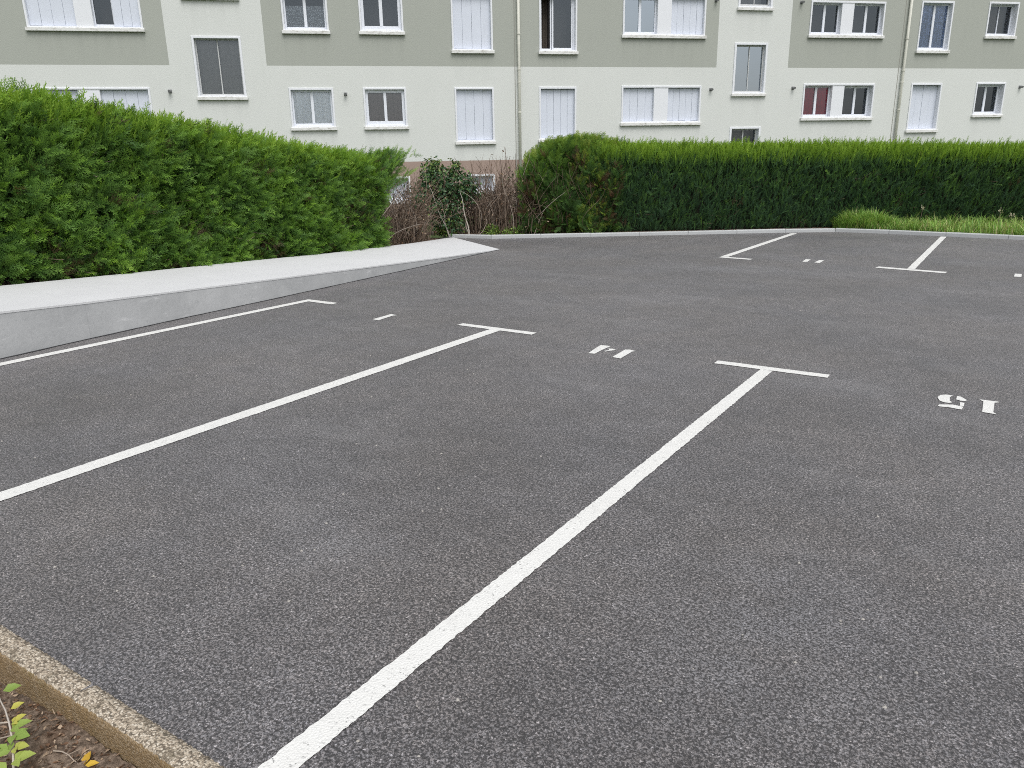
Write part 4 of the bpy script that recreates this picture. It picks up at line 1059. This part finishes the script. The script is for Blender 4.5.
# near corner: bramble shoot with leaves, litter
def corner_plant():
    root = empty('leafy_shoot', (-2.06, .62, -.11)); tag(root, 'pale green leafy shoot growing in the bare soil by the near kerb', 'plant'); off = np.array(root.location)
    r = np.random.default_rng(81)
    P = np.array([(-2.06, .62, -.11), (-2.12, .655, -.06), (-2.19, .69, -.03), (-2.25, .715, -.015), (-2.31, .735, -.01), (-2.38, .755, -.012), (-2.45, .770, -.02), (-2.52, .79, -.035)])
    br = [P, np.array([P[3], P[3] + [.0, -.05, .02], P[3] + [-.02, -.10, .03]]), np.array([P[1], P[1] + [-.03, -.03, .02], P[1] + [-.07, -.05, .03]]), np.array([P[6], P[6] + [-.05, -.02, .02]]), np.array([P[4], P[4] + [-.06, -.05, .0], P[4] + [-.12, -.08, -.01]])]
    v, f, t = tubes_np(br, [.0042, .0025, .0025, .0025, .0025], [.97, .85, .85, .9, .9], 6); np_mesh('stem', v - off, f, TWIG, root, {'tone': np.clip(t, 0, 1)})
    # position, length, tone
    L = [((-2.365, .752, -.008), .045, .97, (.3, .9, .25)), ((-2.28, .725, -.012), .055, .62, (.5, .8, .2)), ((-2.245, .715, -.01), .06, .55, (.9, .35, .15)), ((-2.23, .70, -.02), .05, .5, (-.2, -1, .1)), ((-2.20, .695, -.02), .045, .78, (.9, .6, .2)),
         ((-2.16, .675, -.03), .06, .72, (.7, .8, .25)), ((-2.13, .655, -.04), .06, .68, (-.8, -.3, .25)), ((-2.10, .645, -.04), .055, .82, (.8, -.1, .2)), ((-2.19, .69, -.02), .055, .6, (-.9, -.5, .15)), ((-2.50, .785, -.02), .06, .55, (.3, .8, .05)), ((-2.46, .77, -.02), .045, .45, (-.5, -.8, .1)),
         ((-2.40, .70, -.01), .05, .6, (-.5, -.8, .2)), ((-2.33, .68, -.01), .05, .65, (.2, -.9, .2)), ((-2.18, .60, -.02), .05, .7, (-.3, -.8, .2)), ((-2.26, .62, -.01), .05, .6, (-.6, -.6, .2)), ((-2.42, .66, -.02), .05, .5, (-.7, -.3, .2)), ((-2.30, .735, -.01), .04, .9, (.4, .9, .4))]
    ps = np.array([q[0] for q in L]); al = np.array([q[3] for q in L]); n = len(L)
    for i, q in enumerate(L):
        # each leaf a short trifoliate: three blades
        p = np.array(q[0]); d = np.array(q[3]); d = d/np.linalg.norm(d); sd = np.cross(d, [0, 0, 1])
        pp = np.array([p + d*.012, p + d*.006, p + d*.006]); aa = np.array([d, d*.5 + sd*.8, d*.5 - sd*.8]); k = 3 if i % 3 else 1
        leaf_mesh('leaf', pp[:k], aa[:k], np.array([[.1, -.3, 1.0]]*k) + r.normal(0, .15, (k, 3)), np.array([q[1], q[1]*.75, q[1]*.75])[:k]*.85, np.array([q[1]*.66, q[1]*.5, q[1]*.5])[:k]*.85, np.full(k, min(1, q[2] + .15)), LEAF_W, root, off)
corner_plant()
for o in bpy.data.objects:
    if o.name == 'leafy_shoot': o.location.x -= .035; o.location.y -= .022

def litter():
    r = np.random.default_rng(91)
    n = 2400; ps = np.stack([r.uniform(-3.0, -1.5, n), r.uniform(.38, .86, n), np.full(n, 0.)], -1)
    ps[:, 2] = -.112 + .012*vn(ps[:, 0]*6, ps[:, 1]*6, 1) + .008*vn(ps[:, 0]*19, ps[:, 1]*17, 2) + .006*vn(ps[:, 0]*47, ps[:, 1]*53, 3) + .004 + (-.018 + .042*np.clip((ps[:, 0] + 2.72)/.5, 0, 1))*np.clip((ps[:, 1] - .70)/.12, 0, 1)
    al = np.stack([r.normal(0, 1, n), r.normal(0, 1, n), r.normal(0, .25, n)], -1); nr = np.stack([r.normal(0, .35, n), r.normal(0, .35, n), np.ones(n)], -1)
    V, F, _ = leaf_quads(ps, al, nr, r.uniform(.006, .030, n), r.uniform(.003, .014, n))
    a = F[:, [0, 1, 2]]; b = F[:, [0, 2, 3]]; tri = np.concatenate([a, b]); tri = tri[(tri[:, 0] != tri[:, 1]) & (tri[:, 1] != tri[:, 2]) & (tri[:, 0] != tri[:, 2])]
    o = np_mesh('leaf_litter', V, tri, DEADL, None, {'tone': np.repeat(np.clip(r.normal(.5, .38, n), 0, 1), 7)}); tag(o, 'brown crumbs of leaves and bark over the bare soil', 'leaf litter', kind='stuff')
    k = np.linspace(0, 1, 6)[:, None]
    root = empty('dry_twig', (-2.14, .778, -.095)); tag(root, 'thin pale dry twig lying on the soil near the kerb', 'twig')
    v, f, t = tubes_np([np.array([-2.215, .765, -.092]) + np.array([.15, .028, .0])*k + np.array([0, .006, .004])*np.sin(k*6)], [.0025], [.85], 5); np_mesh('stem', v - np.array(root.location), f, TWIG, root, {'tone': t})
    v, f, t = tubes_np([np.array([-2.16, .775, -.09]) + np.array([.02, .035, .008])*k], [.0016], [.8], 5); np_mesh('side_shoot', v - np.array(root.location), f, TWIG, root, {'tone': t})
    YL = m_leaf('yellowed_leaf', [(0, (.45, .26, .03)), (1, (.60, .40, .05))], .2)
    off = np.array([-2.075, .785, -.088])
    p = np.array([[0, 0, 0.], [.004, .0, .0]]) + off
    V, F, _ = leaf_quads(p, np.array([[-.5, .6, .25], [.6, .5, .15]]), np.array([[0, -.3, 1], [.2, -.2, 1.]]), np.array([.045, .04]), np.array([.026, .022]))
    a = F[:, [0, 1, 2]]; b = F[:, [0, 2, 3]]; tri = np.concatenate([a, b]); tri = tri[(tri[:, 0] != tri[:, 1]) & (tri[:, 1] != tri[:, 2]) & (tri[:, 0] != tri[:, 2])]
    o = np_mesh('fallen_leaf', V - off, tri, YL, None, {'tone': np.repeat([.3, .8], 7)}); o.location = off; tag(o, 'yellow fallen leaf on the soil below the near kerb', 'leaf')
litter()

for o in bpy.data.objects:
    if o.name.startswith('branch_twigs'): o['kind'] = 'stuff'

# ------------------------------------------------------------------ light, sky, camera
SUN = Vector((.42, -.30, .86)).normalized()
w = bpy.data.worlds.new('World'); SC.world = w; w.use_nodes = True
nt = w.node_tree; bg = nt.nodes['Background']
sky = nt.nodes.new('ShaderNodeTexSky'); sky.sky_type = 'NISHITA'; sky.sun_disc = False
sky.sun_elevation = math.asin(SUN.z); sky.sun_rotation = math.atan2(SUN.x, SUN.y)
sky.air_density = 1.2; sky.dust_density = 3.0; sky.ozone_density = 1.0
hs = nt.nodes.new('ShaderNodeHueSaturation'); hs.inputs['Saturation'].default_value = .22
nt.links.new(sky.outputs[0], hs.inputs['Color']); nt.links.new(hs.outputs[0], bg.inputs['Color'])
bg.inputs['Strength'].default_value = .15
sl = bpy.data.lights.new('overcast_sun', 'SUN'); sl.energy = 1.3; sl.angle = R(35); sl.color = (1, .97, .93)
so = bpy.data.objects.new('overcast_sun', sl); COL.objects.link(so); so.rotation_euler = (-SUN).to_track_quat('-Z', 'Y').to_euler(); so.location = (0, 0, 20)

cam = bpy.data.cameras.new('camera'); co = bpy.data.objects.new('camera', cam); COL.objects.link(co)
cam.sensor_width = 36; cam.lens = 751.217/1024*36; cam.clip_end = 800; cam.clip_start = .05
rt = Vector((.83238998, .5539006, -.01791776)); dn = Vector((.14418692, -.24767249, -.95805452)); fw = Vector((-.53510471, .79489148, -.28602532))
m = Matrix.Identity(4)
for i in range(3): m[i][0], m[i][1], m[i][2] = rt[i], -dn[i], -fw[i]
m[0][3], m[1][3], m[2][3] = 0, 0, 1.6
co.matrix_world = m; SC.camera = co
SC.view_settings.view_transform = 'Standard'; SC.view_settings.look = 'None'; SC.view_settings.gamma = 1; SC.view_settings.use_curve_mapping = False
SC.view_settings.exposure = 0.32
SC.cycles.use_denoising = False
SC.cycles.filter_width = 1.0
SC.cycles.max_bounces = 6; SC.cycles.transparent_max_bounces = 12
